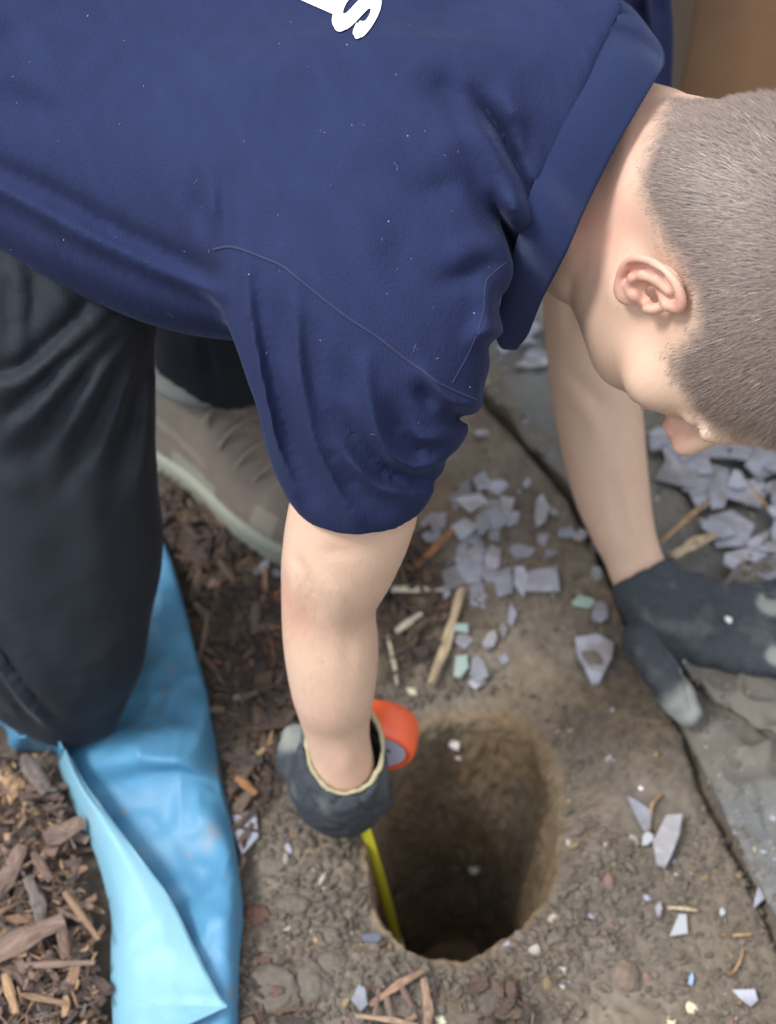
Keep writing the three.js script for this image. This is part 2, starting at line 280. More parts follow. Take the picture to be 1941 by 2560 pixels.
  const g = new THREE.BufferGeometry(); g.setAttribute('position', new THREE.Float32BufferAttribute(pos, 3)); g.setAttribute('color', new THREE.Float32BufferAttribute(col, 3)); g.setIndex(idx);
  // close the bottom
  g.computeVertexNormals();
  if (g.attributes.normal.getY(g.attributes.position.count - NA * 20) < 0) { const I = g.index.array; for (let i = 0; i < I.length; i += 3) { const t = I[i + 1]; I[i + 1] = I[i + 2]; I[i + 2] = t; } g.computeVertexNormals(); }
  tag(mesh('ground', g, M.soil), 'grey brown bare soil with a dug round hole', null, null, 'structure');
  groundBVH = new MeshBVH(g.clone());
}

// ------------------------------------------------------------------ brown timber board fence behind
{
  const z0 = -1.66, x0 = (1738 - 970.5) / F * 2.02 - 0.036, bx = (w, h, d, x, y, z) => new THREE.BoxGeometry(w, h, d).translate(x, y, z);
  const fence = tag(base('board_fence', V(x0, 0, z0)), 'brown board fence with a darker post behind the kneeling man', 'fence');
  for (let i = 0; i < 2; i++) {
    const g = new THREE.BoxGeometry(1.3, 0.95, 0.02, 60, 44, 1).translate(i ? -0.73 : 0.66, 0.46, -0.012);
    paint(g, (x, y, z, o) => { const n = fbm(x * 9, y * 3, 2 + i, 4), s = vnoise(x * 150, y * 60, 4), st = sstep(0.25, 0.6, fbm(x * 5 + 20, y * 5, 1, 3)); o[0] = 0.28 + 0.045 * n + 0.015 * s - 0.03 * st; o[1] = 0.16 + 0.03 * n + 0.012 * s - 0.018 * st; o[2] = 0.088 + 0.02 * n + 0.008 * s - 0.006 * st; });
    mesh('board', g, M.panel, fence);
  }
  mesh('post', bx(0.055, 1.05, 0.045, -0.026, 0.5, 0.006), M.post, fence);
  for (const yy of [0.33, 0.62]) { const s = new THREE.SphereGeometry(0.005, 10, 6).scale(1, 1, 0.5).translate(-0.033, yy, 0.0295); mesh('screw', s, M.screw, fence); }
}

// ------------------------------------------------------------------ sheets (cloth, film): rows of [px, py, height]
function sheet(rows, nu, nv, thick, colour, lift = 0, wob = 0) {
  const R = rows.map((r) => r.map(([x, y, h]) => { const p = atH(x, y, h); return [p.x, p.y, p.z]; }));
  const P = [];
  for (let j = 0; j <= nv; j++) for (let i = 0; i <= nu; i++) {
    const line = R.map((r) => crv(r, i / nu * (r.length - 1))), q = crv(line, j / nv * (line.length - 1));
    const w = wob ? (fbm(q[0] * 14, 3, q[2] * 14, 2) * wob + (0.5 - Math.abs(fbm(q[0] * 24 + q[2] * 9, 8, q[2] * 24, 2)) * 2) * wob * 0.6 + (0.3 - Math.abs(vnoise(q[0] * 55 + 4, 2, q[2] * 42 - q[0] * 20))) * wob * 0.28) * sstep(0, 0.06, Math.min(i / nu, 1 - i / nu)) : 0;
    P.push(V(q[0], q[1] + lift + w, q[2]));
  }
  const idx = [], n = P.length, row = nu + 1;
  for (let j = 0; j < nv; j++) for (let i = 0; i < nu; i++) { const a = j * row + i; idx.push(a, a + row, a + 1, a + 1, a + row, a + row + 1); }
  const top = new THREE.BufferGeometry().setFromPoints(P); top.setIndex(idx); top.computeVertexNormals();
  const N = top.attributes.normal; let up = 0; for (let i = 0; i < n; i++) up += N.getY(i); const sgn = up < 0 ? -1 : 1;
  const pos = [], I = [];
  for (const s of [0, -1]) for (let i = 0; i < n; i++) pos.push(P[i].x + N.getX(i) * sgn * s * thick, P[i].y + N.getY(i) * sgn * s * thick, P[i].z + N.getZ(i) * sgn * s * thick);
  const tri = (a, b, c) => (sgn > 0 ? I.push(a, b, c) : I.push(a, c, b));
  for (let t = 0; t < idx.length; t += 3) { tri(idx[t], idx[t + 1], idx[t + 2]); tri(n + idx[t], n + idx[t + 2], n + idx[t + 1]); }
  const rimIdx = []; for (let i = 0; i < nu; i++) rimIdx.push(i); for (let j = 0; j < nv; j++) rimIdx.push(j * row + nu); for (let i = nu; i > 0; i--) rimIdx.push(nv * row + i); for (let j = nv; j > 0; j--) rimIdx.push(j * row);
  const r0 = pos.length / 3, m = rimIdx.length; for (const s of [0, n]) for (const a of rimIdx) pos.push(pos[(a + s) * 3], pos[(a + s) * 3 + 1], pos[(a + s) * 3 + 2]);
  for (let k = 0; k < m; k++) { const a = r0 + k, b = r0 + (k + 1) % m; tri(a, b, a + m); tri(b, b + m, a + m); }
  const g = new THREE.BufferGeometry(); g.setAttribute('position', new THREE.Float32BufferAttribute(pos, 3)); g.setIndex(I); g.computeVertexNormals();
  paint(g, colour); planeUV(g, V(1, 0, 0), V(0, 0, 1), 8);
  return g;
}
const dirtOn = (x, y, z, f = 1) => sstep(0.32, 0.55, fbm(x * 38, y * 20, z * 38 + 11, 4)) * f;
{ // grey weed membrane with a second layer over it
  const grey = (x, y, z, o) => { const n = fbm(x * 12, 0, z * 12, 4), d = sstep(0.1, 0.5, fbm(x * 24 + 5, 1, z * 24, 4)), s = vnoise(x * 160, 0, z * 160) * 0.02, w = sstep(0.3, 0.6, fbm(x * 60, 3, z * 60, 3)); const e = Math.max(d, sstep(-0.1, 0.4, fbm(x * 9 + 2, 4, z * 9, 4)) * 0.8); o[0] = lerp(0.142 + 0.05 * n + s, 0.15, e * 0.85) + 0.04 * w; o[1] = lerp(0.146 + 0.05 * n + s, 0.127, e * 0.85) + 0.036 * w; o[2] = lerp(0.145 + 0.05 * n + s, 0.1, e * 0.85) + 0.03 * w; };
  const edge = memEdge;
  const rows = edge.map(([x, y], i) => { const o = [0.004, 0.014, 0.015, 0.014, 0.016, 0.015, 0.014]; const dx = i > 9 ? 60 : 90; return [[x, y, o[0]], [x + 9, y - 5, o[1]], [x + dx, y - 40, o[2]], [x + dx * 2.5, y - 110, o[3]], [x + dx * 5, y - 240, o[4]], [x + dx * 9, y - 420, o[5]]]; });
  const sh = tag(base('weed_membrane'), 'grey weed membrane sheet spread along the right of the dug soil', 'sheet');
  const low = mesh('lower_layer', sheet(rows, 150, 260, 0.0025, grey, 0.003, 0.015), M.membrane, sh);
  const e2 = [[1690, 1640], [1726, 1690], [1800, 1765], [1860, 1812], [1941, 1872], [2040, 1960]];
  const rows2 = e2.map(([x, y]) => [[x, y, 0.022], [x + 8, y - 10, 0.031], [x + 50, y - 70, 0.028], [x + 120, y - 170, 0.026], [x + 240, y - 300, 0.024]]);
  const upp = mesh('upper_layer', sheet(rows2, 90, 90, 0.0025, grey, 0.009, 0.015), M.membrane, sh);
  onMembrane = caster(mergeGeometries([low.geometry, upp.geometry]));
}
{ // blue plastic sheet under the knee
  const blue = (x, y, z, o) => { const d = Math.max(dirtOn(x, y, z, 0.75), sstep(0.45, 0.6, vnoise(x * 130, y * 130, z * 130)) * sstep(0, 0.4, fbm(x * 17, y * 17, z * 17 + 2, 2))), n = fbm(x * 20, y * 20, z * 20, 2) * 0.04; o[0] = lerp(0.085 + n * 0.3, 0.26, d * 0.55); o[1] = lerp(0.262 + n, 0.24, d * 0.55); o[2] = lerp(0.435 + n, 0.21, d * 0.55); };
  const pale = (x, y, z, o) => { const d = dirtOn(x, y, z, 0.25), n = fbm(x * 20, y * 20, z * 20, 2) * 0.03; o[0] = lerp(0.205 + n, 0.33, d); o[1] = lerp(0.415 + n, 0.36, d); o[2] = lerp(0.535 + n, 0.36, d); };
  const s = tag(base('plastic_sheet'), 'bright blue plastic sheet under the right knee, its edge folded over', 'plastic sheet');
  const main = [
    [[250, 1290, 0.006], [330, 1300, 0.010], [385, 1318, 0.014], [402, 1338, 0.004]],
    [[230, 1420, 0.006], [340, 1415, 0.016], [420, 1410, 0.020], [436, 1430, 0.004]],
    [[200, 1560, 0.006], [350, 1545, 0.020], [450, 1535, 0.022], [470, 1550, 0.004]],
    [[170, 1680, 0.006], [360, 1660, 0.026], [478, 1650, 0.022], [496, 1660, 0.004]],
    [[150, 1790, 0.006], [370, 1780, 0.030], [508, 1775, 0.022], [526, 1784, 0.004]],
    [[150, 1900, 0.010], [330, 1885, 0.052], [470, 1905, 0.046], [552, 1930, 0.004]],
    [[168, 1960, 0.012], [290, 1960, 0.022], [460, 1950, 0.030], [566, 2000, 0.004]],
    [[215, 2060, 0.010], [330, 2070, 0.014], [510, 2055, 0.024], [582, 2075, 0.004]],
    [[262, 2190, 0.008], [370, 2190, 0.012], [560, 2190, 0.020], [601, 2197, 0.004]],
    [[300, 2310, 0.008], [420, 2310, 0.012], [560, 2320, 0.030], [609, 2296, 0.004]],
    [[302, 2430, 0.008], [430, 2430, 0.012], [560, 2440, 0.022], [600, 2405, 0.004]],
    [[304, 2580, 0.008], [430, 2580, 0.012], [560, 2580, 0.022], [597, 2570, 0.004]],
  ];
  mesh('sheet', sheet(main, 80, 190, 0.0015, blue, 0.004, 0.008), M.blue, s);
  const fl = [ // flap folded back on itself
    [[146, 1862, 0.012], [152, 1866, 0.040], [160, 1872, 0.058], [174, 1893, 0.05]],
    [[155, 1938, 0.012], [175, 1945, 0.040], [195, 1952, 0.056], [215, 1970, 0.05]],
    [[203, 2055, 0.012], [225, 2052, 0.036], [252, 2047, 0.052], [277, 2045, 0.05]],
    [[246, 2159, 0.012], [275, 2155, 0.036], [310, 2148, 0.050], [344, 2136, 0.05]],
    [[276, 2276, 0.012], [310, 2270, 0.036], [365, 2255, 0.048], [418, 2234, 0.048]],
    [[278, 2350, 0.012], [325, 2345, 0.036], [400, 2338, 0.046], [467, 2326, 0.046]],
    [[277, 2440, 0.012], [340, 2440, 0.036], [440, 2445, 0.042], [523, 2442, 0.044]],
    [[279, 2490, 0.012], [350, 2490, 0.036], [470, 2490, 0.042], [553, 2494, 0.044]],
    [[280, 2508, 0.012], [350, 2510, 0.036], [470, 2514, 0.040], [567, 2516, 0.044]],
    [[281, 2524, 0.012], [350, 2526, 0.036], [450, 2530, 0.040], [546, 2527, 0.044]],
    [[284, 2590, 0.012], [330, 2590, 0.036], [380, 2588, 0.040], [430, 2582, 0.044]],
  ];
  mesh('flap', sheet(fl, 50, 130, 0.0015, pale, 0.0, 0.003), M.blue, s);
  const lip = [ // turned up edge in front of the knee
    [[-80, 1730, 0.05], [-70, 1760, 0.03], [-60, 1800, 0.006]],
    [[0, 1750, 0.05], [6, 1785, 0.03], [15, 1815, 0.006]],
    [[50, 1838, 0.05], [40, 1850, 0.03], [32, 1866, 0.006]],
    [[95, 1808, 0.07], [90, 1840, 0.04], [85, 1872, 0.006]],
    [[122, 1802, 0.075], [125, 1840, 0.045], [122, 1876, 0.006]],
    [[140, 1830, 0.065], [146, 1855, 0.045], [148, 1880, 0.008]],
    [[160, 1872, 0.06], [158, 1880, 0.045], [154, 1900, 0.012]],
  ];
  mesh('lip', sheet(lip, 20, 60, 0.002, blue, 0, 0.001), M.blue, s);
}
// ------------------------------------------------------------------ the kneeling man
const person = tag(base('person', V(0, 0, 0)), 'man in a navy t-shirt kneeling and bending over the dug hole', 'person');
const HS = 1.09 / 1000; // head size: millimetres of the head's own axes to metres
// the head's own axes (up, forward, right): bent down, crown turned towards the viewer
const ROLL = 0.73, YAW = 32 * Math.PI / 180, hu = cam3(0.885 * Math.sqrt(1 - ROLL * ROLL), 0.466 * Math.sqrt(1 - ROLL * ROLL), -ROLL).normalize(), hf0 = cam3(-0.466, 0.885, 0).normalize(), hr0 = hu.clone().cross(hf0).normalize();
if (hr0.dot(cam3(0, 0, 1)) > 0) hr0.negate();
const hf = hf0.clone().multiplyScalar(Math.cos(YAW)).addScaledVector(hr0, -Math.sin(YAW)).normalize(), hr = hr0.clone().multiplyScalar(Math.cos(YAW)).addScaledVector(hf0, Math.sin(YAW)).normalize();
const earAt = at(1640, 748, 0.975), headO = earAt.clone().addScaledVector(hr, -77 * HS);
const H = (x, y, z) => headO.clone().addScaledVector(hr, x * HS).addScaledVector(hu, y * HS).addScaledVector(hf, z * HS);
const toHead = (x, y, z) => { x -= headO.x; y -= headO.y; z -= headO.z; return [(x * hr.x + y * hr.y + z * hr.z) / HS, (x * hu.x + y * hu.y + z * hu.z) / HS, (x * hf.x + y * hf.y + z * hf.z) / HS]; };
function headMM(x, y, z) {
  const ax = Math.abs(x);
  let d = ellip(ax, y, z, 0, 46, -11, 75, 84, 100);
  d = smin(d, ellip(ax, y, z, 0, 0, -50, 66, 70, 64), 28);
  d = smin(d, ellip(ax, y, z, 0, -18, 38, 62, 78, 54), 22);          // face
  d = smin(d, capsule(ax, y, z, [54, -40, 6], [20, -76, 64], 15, 15), 26); // jaw
  d = smin(d, ellip(ax, y, z, 0, -79, 70, 16, 12, 12), 16);            // chin
  d = smin(d, ellip(ax, y, z, 46, -20, 56, 22, 16, 20), 18);           // cheekbone
  d = smin(d, ellip(ax, y, z, 24, 26, 82, 27, 9, 10), 12);              // brow
  d = smax(d, -ellip(ax, y, z, 33, 9, 92, 17, 11, 14), 8);             // eye socket
  d = smin(d, ellip(ax, y, z, 32, 8, 74, 12, 12, 12), 3);              // eye
  d = smin(d, capsule(x, y, z, [0, 16, 86], [0, -26, 110], 6, 11), 12); // nose
  d = smin(d, ellip(ax, y, z, 11, -30, 98, 8, 7, 9), 6);
  d = smin(d, ellip(ax, y, z, 0, -54, 88, 22, 5, 9), 6);
  d = smin(d, ellip(ax, y, z, 0, -64, 86, 19, 6, 9), 5);
  return d;
}
const neckL = loft(outline([
  [[1400, 240], [1290, 580], 1.14, 0.85], [[1510, 225], [1345, 620], 1.12, 0.85], [[1632, 218], [1404, 676], 1.10, 0.82], [[1710, 290], [1440, 760], 1.09, 0.78], [[1790, 400], [1520, 800], 1.085, 0.7],
]), { n: 5 });
const armRrows = [
  [[760, 640], [1000, 600], 1.04, 0.6], [[760, 860], [1020, 840], 1.04, 0.7], [[770, 1080], [1020, 1060], 1.055, 0.8], [[742, 1225], [1046, 1215], 1.075, 0.85], [[722, 1300], [1033, 1300], 1.09, 0.86], [[707, 1390], [995, 1400], 1.115, 0.88], [[704, 1500], [942, 1512], 1.15, 0.9], [[710, 1620], [947, 1622], 1.18, 0.95],
  [[727, 1715], [939, 1724], 1.205, 0.95], [[748, 1788], [927, 1786], 1.23, 0.9], [[769, 1855], [926, 1852], 1.25, 0.85], [[784, 1920], [938, 1916], 1.27, 0.78], [[800, 1970], [934, 1964], 1.288, 0.72]];
const armR = loft(outline(armRrows), { n: 5 });
const armL = loft(outline([
  [[1500, 60], [1620, 40], 1.3, 0.85], [[1450, 260], [1610, 230], 1.34, 0.85], [[1375, 480], [1600, 450], 1.36, 0.85], [[1358, 740], [1585, 710], 1.405, 0.85], [[1364, 850], [1588, 830], 1.425, 0.88], [[1380, 983], [1600, 975], 1.438, 0.92], [[1401, 1100], [1611, 1092], 1.447, 0.95],
  [[1431, 1228], [1622, 1200], 1.455, 0.9], [[1471, 1324], [1633, 1292], 1.462, 0.82], [[1514, 1412], [1646, 1355], 1.468, 0.78], [[1547, 1486], [1664, 1400], 1.472, 0.75], [[1610, 1560], [1720, 1450], 1.475, 0.7]]), { n: 5 });
// trunk sections from the lower outline in the photograph, half breadth and half depth
const lat = V(0.16, -0.05, -1).normalize(), dors = V(-0.12, 1, 0).addScaledVector(lat, 0.07).normalize(), along = lat.clone().cross(dors).normalize(); if (along.x < 0) along.negate();
function trunk(rows) {
  const down = cam3(0, 1, 0);
  return rows.map(([px, pyB, d, a, b]) => {
    let py = pyB - 500, c; // slide the section until its lowest outline meets the given pixel
    for (let it = 0; it < 8; it++) { c = at(px, py, d); let low = -1e9; for (let k = 0; k < 48; k++) { const q = c.clone().addScaledVector(lat, a * Math.cos(k / 48 * 6.2832)).addScaledVector(dors, b * Math.sin(k / 48 * 6.2832)), v = proj(q.x, q.y, q.z); low = Math.max(low, v[1]); } py += (pyB - low) * 0.9; }
    return [c, lat.clone().multiplyScalar(a), dors.clone().multiplyScalar(b)];
  });
}
const trunkRows = [[-420, 300, 1.19, 0.19, 0.14], [-200, 440, 1.18, 0.19, 0.14], [0, 575, 1.17, 0.195, 0.138], [200, 696, 1.165, 0.2, 0.138], [400, 790, 1.16, 0.2, 0.135], [600, 855, 1.155, 0.2, 0.135], [820, 850, 1.15, 0.205, 0.13], [1040, 780, 1.15, 0.2, 0.12], [1180, 700, 1.15, 0.16, 0.1], [1280, 640, 1.14, 0.12, 0.085]];
const trunkL = loft(trunk(trunkRows), { n: 4, cap: 0.5, skew: along });
const trunkCore = loft(trunk(trunkRows.map(([x, y, d, a, b]) => [x, y - 60, d, a * 0.82, b * 0.8])), { n: 4, cap: 0.5, skew: along });
const thighRows = [[[-330, 430], [330, 520], 1.16, 0.7], [[-260, 620], [400, 660], 1.15, 0.8], [[-210, 820], [405, 850], 1.165, 0.85], [[-170, 1000], [393, 1010], 1.2, 0.85], [[-150, 1200], [397, 1225], 1.24, 0.88], [[-120, 1400], [396, 1430], 1.29, 0.9], [[-80, 1560], [378, 1590], 1.32, 0.9], [[-30, 1690], [346, 1710], 1.36, 0.8], [[45, 1785], [296, 1805], 1.388, 0.75], [[110, 1828], [238, 1848], 1.402, 0.7]];
const thighR = loft(outline(thighRows), { n: 5, cap: 0.6 });
const thighRcore = loft(outline(thighRows.slice(0, 6)), { n: 4, scale: 0.72 });
const shinR = loft([[atH(130, 1640, 0.075), V(0, 0, -0.065), V(0, 0.068, 0)], [atH(-150, 1540, 0.07), V(0, 0, -0.07), V(0, 0.06, 0)], [atH(-600, 1380, 0.06), V(0, 0, -0.06), V(0, 0.05, 0)], [atH(-900, 1300, 0.05), V(0, 0, -0.05), V(0, 0.045, 0)]], { n: 4 });
const shinLrows = [[[520, 380], [900, 420], 1.33, 0.9], [[470, 600], [800, 680], 1.38, 0.9], [[430, 690], [740, 830], 1.42, 0.9], [[402, 745], [700, 925], 1.45, 0.85], [[396, 795], [655, 1015], 1.48, 0.8]];
const shinL = loft(outline(shinLrows), { n: 5, flat1: true });
const shinLcore = loft(outline(shinLrows.slice(0, 4)), { n: 4, scale: 0.6 });
const thighL = loft(outline([[[-300, -150], [-150, 350], 1.3, 0.9], [[200, 20], [240, 520], 1.32, 0.9], [[620, 160], [640, 640], 1.32, 0.85], [[740, 240], [760, 600], 1.33, 0.8]]), { n: 4, cap: 0.8 });

// folds: [amplitude mm, width px, points...]; plus is a ridge, minus a valley
const folds = [
  // sleeve drape
  [4.2, 15, [612, 620], [624, 779], [654, 934], [690, 1107], [738, 1240]], [-3.4, 22, [645, 700], [662, 850], [690, 990], [730, 1120], [780, 1240]],
  [4.6, 16, [738, 690], [741, 838], [755, 982], [785, 1107], [845, 1232], [900, 1310]], [-3.8, 25, [772, 830], [790, 980], [830, 1110], [890, 1210], [960, 1280]],
  [5.0, 18, [770, 960], [827, 1107], [887, 1178], [946, 1226], [1030, 1240]], [-6, 18, [850, 1040], [900, 1120], [960, 1175], [1030, 1205], [1080, 1200]],
  [5.2, 18, [912, 900], [922, 1000], [945, 1090], [985, 1148], [1030, 1176], [1085, 1166]], [-6, 18, [975, 1010], [1000, 1080], [1040, 1125], [1095, 1128]],
  [3.4, 18, [1010, 1080], [1060, 1108], [1110, 1098]], [-2.2, 26, [700, 760], [705, 900]], [-2.6, 30, [850, 900], [870, 1010]],
  // knot by the armpit seam
  [6.5, 22, [1054, 930], [1113, 995], [1160, 1025], [1192, 1010]], [-9, 17, [1120, 1040], [1152, 1042], [1178, 1032]], [-4.5, 18, [1040, 960], [1090, 1020]],
  [-9, 20, [1225, 862], [1246, 868], [1262, 880]], [5, 22, [1190, 850], [1225, 832], [1258, 836]], [4, 22, [1215, 700], [1222, 780], [1190, 860]], [-3.5, 20, [1245, 720], [1240, 800]],
  // flank
  [-4.6, 26, [-80, 375], [0, 426], [131, 487], [262, 560], [394, 626], [530, 690]], [2.4, 24, [-60, 440], [0, 474], [197, 580], [394, 672], [544, 732]], [-2.0, 20, [-40, 490], [0, 518], [197, 625], [394, 718], [551, 778]],
  [1.6, 20, [500, 380], [525, 480], [534, 600]], [-1.6, 20, [560, 420], [566, 600]], [-2.2, 24, [470, 480], [520, 600]], [1.2, 14, [590, 500], [604, 620]], [-1.5, 40, [700, 480], [720, 620]], [1.2, 30, [361, 328], [420, 485], [530, 620]],
  [-2.2, 40, [0, 60], [60, 110]], [-3, 45, [-20, 225], [60, 258], [130, 300]], [1.5, 40, [40, 190], [160, 250]], [-1.2, 60, [420, 200], [520, 330]],
  // shoulder and collar
  [-7.5, 22, [1185, 235], [1212, 275], [1246, 326], [1282, 405], [1318, 476]], [5.5, 26, [1170, 300], [1225, 370], [1270, 450], [1300, 540]], [5.5, 24, [1262, 230], [1296, 300], [1322, 380], [1338, 470]], [-5.5, 18, [1296, 300], [1318, 360], [1334, 420]],
  [-8, 22, [1232, 492], [1262, 560], [1286, 625], [1300, 650]], [4.5, 28, [1250, 480], [1292, 530], [1328, 566]], [-5, 26, [1170, 440], [1210, 520], [1245, 610]], [4, 30, [1215, 570], [1262, 650]],
  [-4.5, 34, [1075, 205], [1120, 232], [1165, 285]], [-3.0, 34, [1060, 478], [1110, 468], [1150, 480]], [2.5, 40, [1090, 330], [1160, 380]], [-3.2, 24, [1100, 705], [1160, 690], [1230, 650]], [2.2, 30, [1120, 640], [1200, 620]],
  [1.2, 60, [880, 330], [1000, 380]], [-1.0, 70, [700, 250], [820, 330]], [-1.4, 45, [960, 600], [1040, 720]], [1.3, 45, [900, 520], [960, 640]],
  // far sleeve
  [-6, 16, [1592, -40], [1600, 40], [1612, 100]], [3.5, 14, [1615, -30], [1626, 60], [1640, 130]], [-3, 12, [1640, -20], [1650, 50]],
];
const armhole = [[535, 624], [571, 617], [606, 624], [660, 645], [708, 666], [744, 695], [857, 785], [946, 844], [1006, 892], [1054, 925], [1107, 964], [1191, 1000]];
function foldAt(px, py) {
  let s = 0;
  for (const [amp, w, ...pts] of folds) {
    if (px < pts[0][0] - 300 && px < pts.at(-1)[0] - 300) continue;
    let best = 1e9, along = 0; const n = pts.length - 1;
    for (let i = 0; i < n; i++) {
      const [ax, ay] = pts[i], dx = pts[i + 1][0] - ax, dy = pts[i + 1][1] - ay, t0 = ((px - ax) * dx + (py - ay) * dy) / (dx * dx + dy * dy), t = clamp(t0), d = (px - ax - dx * t) ** 2 + (py - ay - dy * t) ** 2;
      if (d < best) { best = d; along = (i + t) / n; }
    }
    if (best > (w * 3) ** 2) continue;
    s += amp * Math.exp(-best / (w * w)) * Math.pow(Math.sin(Math.PI * lerp(0.06, 0.94, along)), 0.6);
  }
  return s;
}
// the folds laid out once on a grid; a solid is then swollen or pinched by the height found there
function foldMap(list, x0 = -340, y0 = -160, x1 = 1780, y1 = 2040, h = 5) {
  const nx = Math.ceil((x1 - x0) / h) + 1, ny = Math.ceil((y1 - y0) / h) + 1, d = new Float32Array(nx * ny), keep = folds.splice(0, folds.length, ...list);
  for (let j = 0; j < ny; j++) for (let i = 0; i < nx; i++) d[j * nx + i] = foldAt(x0 + i * h, y0 + j * h) * 0.001;
  folds.splice(0, folds.length, ...keep);
  return (x, y, z) => { const q = proj(x, y, z), u = (q[0] - x0) / h, v = (q[1] - y0) / h, i = Math.floor(u), j = Math.floor(v); if (i < 0 || j < 0 || i >= nx - 1 || j >= ny - 1) return 0; const a = j * nx + i; return lerp(lerp(d[a], d[a + 1], u - i), lerp(d[a + nx], d[a + nx + 1], u - i), v - j); };
}
function relax(g, times) { // evens out the displaced cloth
  const P = g.attributes.position.array, I = g.index.array, n = P.length / 3, S = new Float32Array(n * 3), C = new Uint16Array(n);
  for (let t = 0; t < times; t++) {
    S.fill(0); C.fill(0);
    for (let i = 0; i < I.length; i += 3) for (let k = 0; k < 3; k++) { const a = I[i + k], b = I[i + (k + 1) % 3]; for (let c = 0; c < 3; c++) { S[a * 3 + c] += P[b * 3 + c]; S[b * 3 + c] += P[a * 3 + c]; } C[a]++; C[b]++; }
    for (let i = 0; i < n; i++) if (C[i]) for (let c = 0; c < 3; c++) P[i * 3 + c] += 0.5 * (S[i * 3 + c] / C[i] - P[i * 3 + c]);
  }
}
let shirtG, shirt;
function bodySDF(x, y, z) {
  let d = 1e3;
  const hd = toHead(x, y, z), hr2 = hd[0] * hd[0] + hd[1] * hd[1] + hd[2] * hd[2];
  const head = hr2 < 210 * 210 ? headMM(...hd) * HS : (Math.sqrt(hr2) - 150) * HS;
  d = smin(head, neckL(x, y, z), 0.05);
  d = smin(d, trunkCore(x, y, z), 0.02);
  d = smin(d, armR(x, y, z), 0.02); d = smin(d, armL(x, y, z), 0.012);
  d = smin(d, thighRcore(x, y, z), 0.02); d = smin(d, shinLcore(x, y, z), 0.01);
  return d;
}
const skinAt = (x, y, z, o) => {
  const n = fbm(x * 30, y * 30, z * 30, 3), m = fbm(x * 110, y * 110, z * 110, 2), h = toHead(x, y, z);
  let red = 0.10 + 0.25 * Math.max(0, fbm(x * 14 + 3, y * 14, z * 14, 2));
  const near = (p, r) => Math.exp(-(((x - p.x) ** 2 + (y - p.y) ** 2 + (z - p.z) ** 2) / (r * r)));
  red += 0.45 * near(skinSpots[0], 0.05) + 0.35 * near(skinSpots[1], 0.035) + 0.55 * near(skinSpots[2], 0.022) + 0.4 * near(skinSpots[3], 0.04) + 0.25 * near(skinSpots[4], 0.03);
  red = clamp(red * (1 + 0.6 * m), 0, 0.9); const fr = sstep(0.62, 0.8, vnoise(x * 260, y * 260, z * 260)) * 0.5 + sstep(0.35, 0.7, fbm(x * 55 + 7, y * 55, z * 55, 3)) * 0.35;
  o[0] = lerp(0.66, 0.66, red) + 0.02 * n + 0.014 * m; o[1] = lerp(0.468, 0.30, red) + 0.025 * n + 0.014 * m; o[2] = lerp(0.342, 0.235, red) + 0.022 * n + 0.012 * m; o[0] *= 1.03 - 0.06 * fr; o[1] *= 1.05 - 0.13 * fr; o[2] *= 1.06 - 0.16 * fr;
  if (h[0] ** 2 + h[1] ** 2 + h[2] ** 2 < 260 ** 2) {
    // lips, stubble on the jaw, scalp under the hair
    const lip = Math.exp(-((h[0] / 20) ** 4 + ((h[1] + 59) / 9) ** 4)) * (h[2] > 78 ? 0.25 : 0); o[1] = lerp(o[1], 0.2, lip); o[2] = lerp(o[2], 0.17, lip);
    const k = hairCover(x, y, z, h) * 0.85; o[0] = lerp(o[0], 0.36 + 0.03 * m, k); o[1] = lerp(o[1], 0.265 + 0.03 * m, k); o[2] = lerp(o[2], 0.215 + 0.03 * m, k);
  }
};
const skinSpots = [at(1590, 330, 1.05), at(1500, 560, 1.03), at(1650, 1090, 1.08), at(720, 1480, 1.13), at(880, 1900, 1.25)];
const hairPoly = [[1640, 232], [1605, 347], [1580, 428], [1600, 521], [1651, 607], [1692, 677], [1728, 746], [1736, 800], [1712, 838], [1655, 885], [1674, 940], [1706, 990], [1736, 1050], [1772, 1092], [1836, 1112], [1894, 1128], [2010, 1180], [2500, 1300], [2500, -200], [1660, -200]];
function inside(poly, x, y) { let c = false; for (let i = 0, j = poly.length - 1; i < poly.length; j = i++) { const [xi, yi] = poly[i], [xj, yj] = poly[j]; if (yi > y !== yj > y && x < (xj - xi) * (y - yi) / (yj - yi) + xi) c = !c; } return c; }
function hairCover(x, y, z, h) { // 0 bare skin .. 1 full hair, thinning out over the last centimetre
  if (h[1] < -80 || h[2] > 94) return 0;
  const q3 = H(Math.max(Math.abs(h[0]), h[2] < -40 ? 0 : 20), h[1], h[2]), [u, v] = proj(q3.x, q3.y, q3.z); let best = 1e9;
  for (let i = 0, j = hairPoly.length - 1; i < hairPoly.length; j = i++) { const [ax, ay] = hairPoly[j], dx = hairPoly[i][0] - ax, dy = hairPoly[i][1] - ay, t = clamp(((u - ax) * dx + (v - ay) * dy) / (dx * dx + dy * dy)); best = Math.min(best, (u - ax - dx * t) ** 2 + (v - ay - dy * t) ** 2); }
  const s = Math.sqrt(best) * (inside(hairPoly, u, v) ? 1 : -1);
  return sstep(-18, 66, s + 12 * vnoise(x * 160, y * 160, z * 160));
}
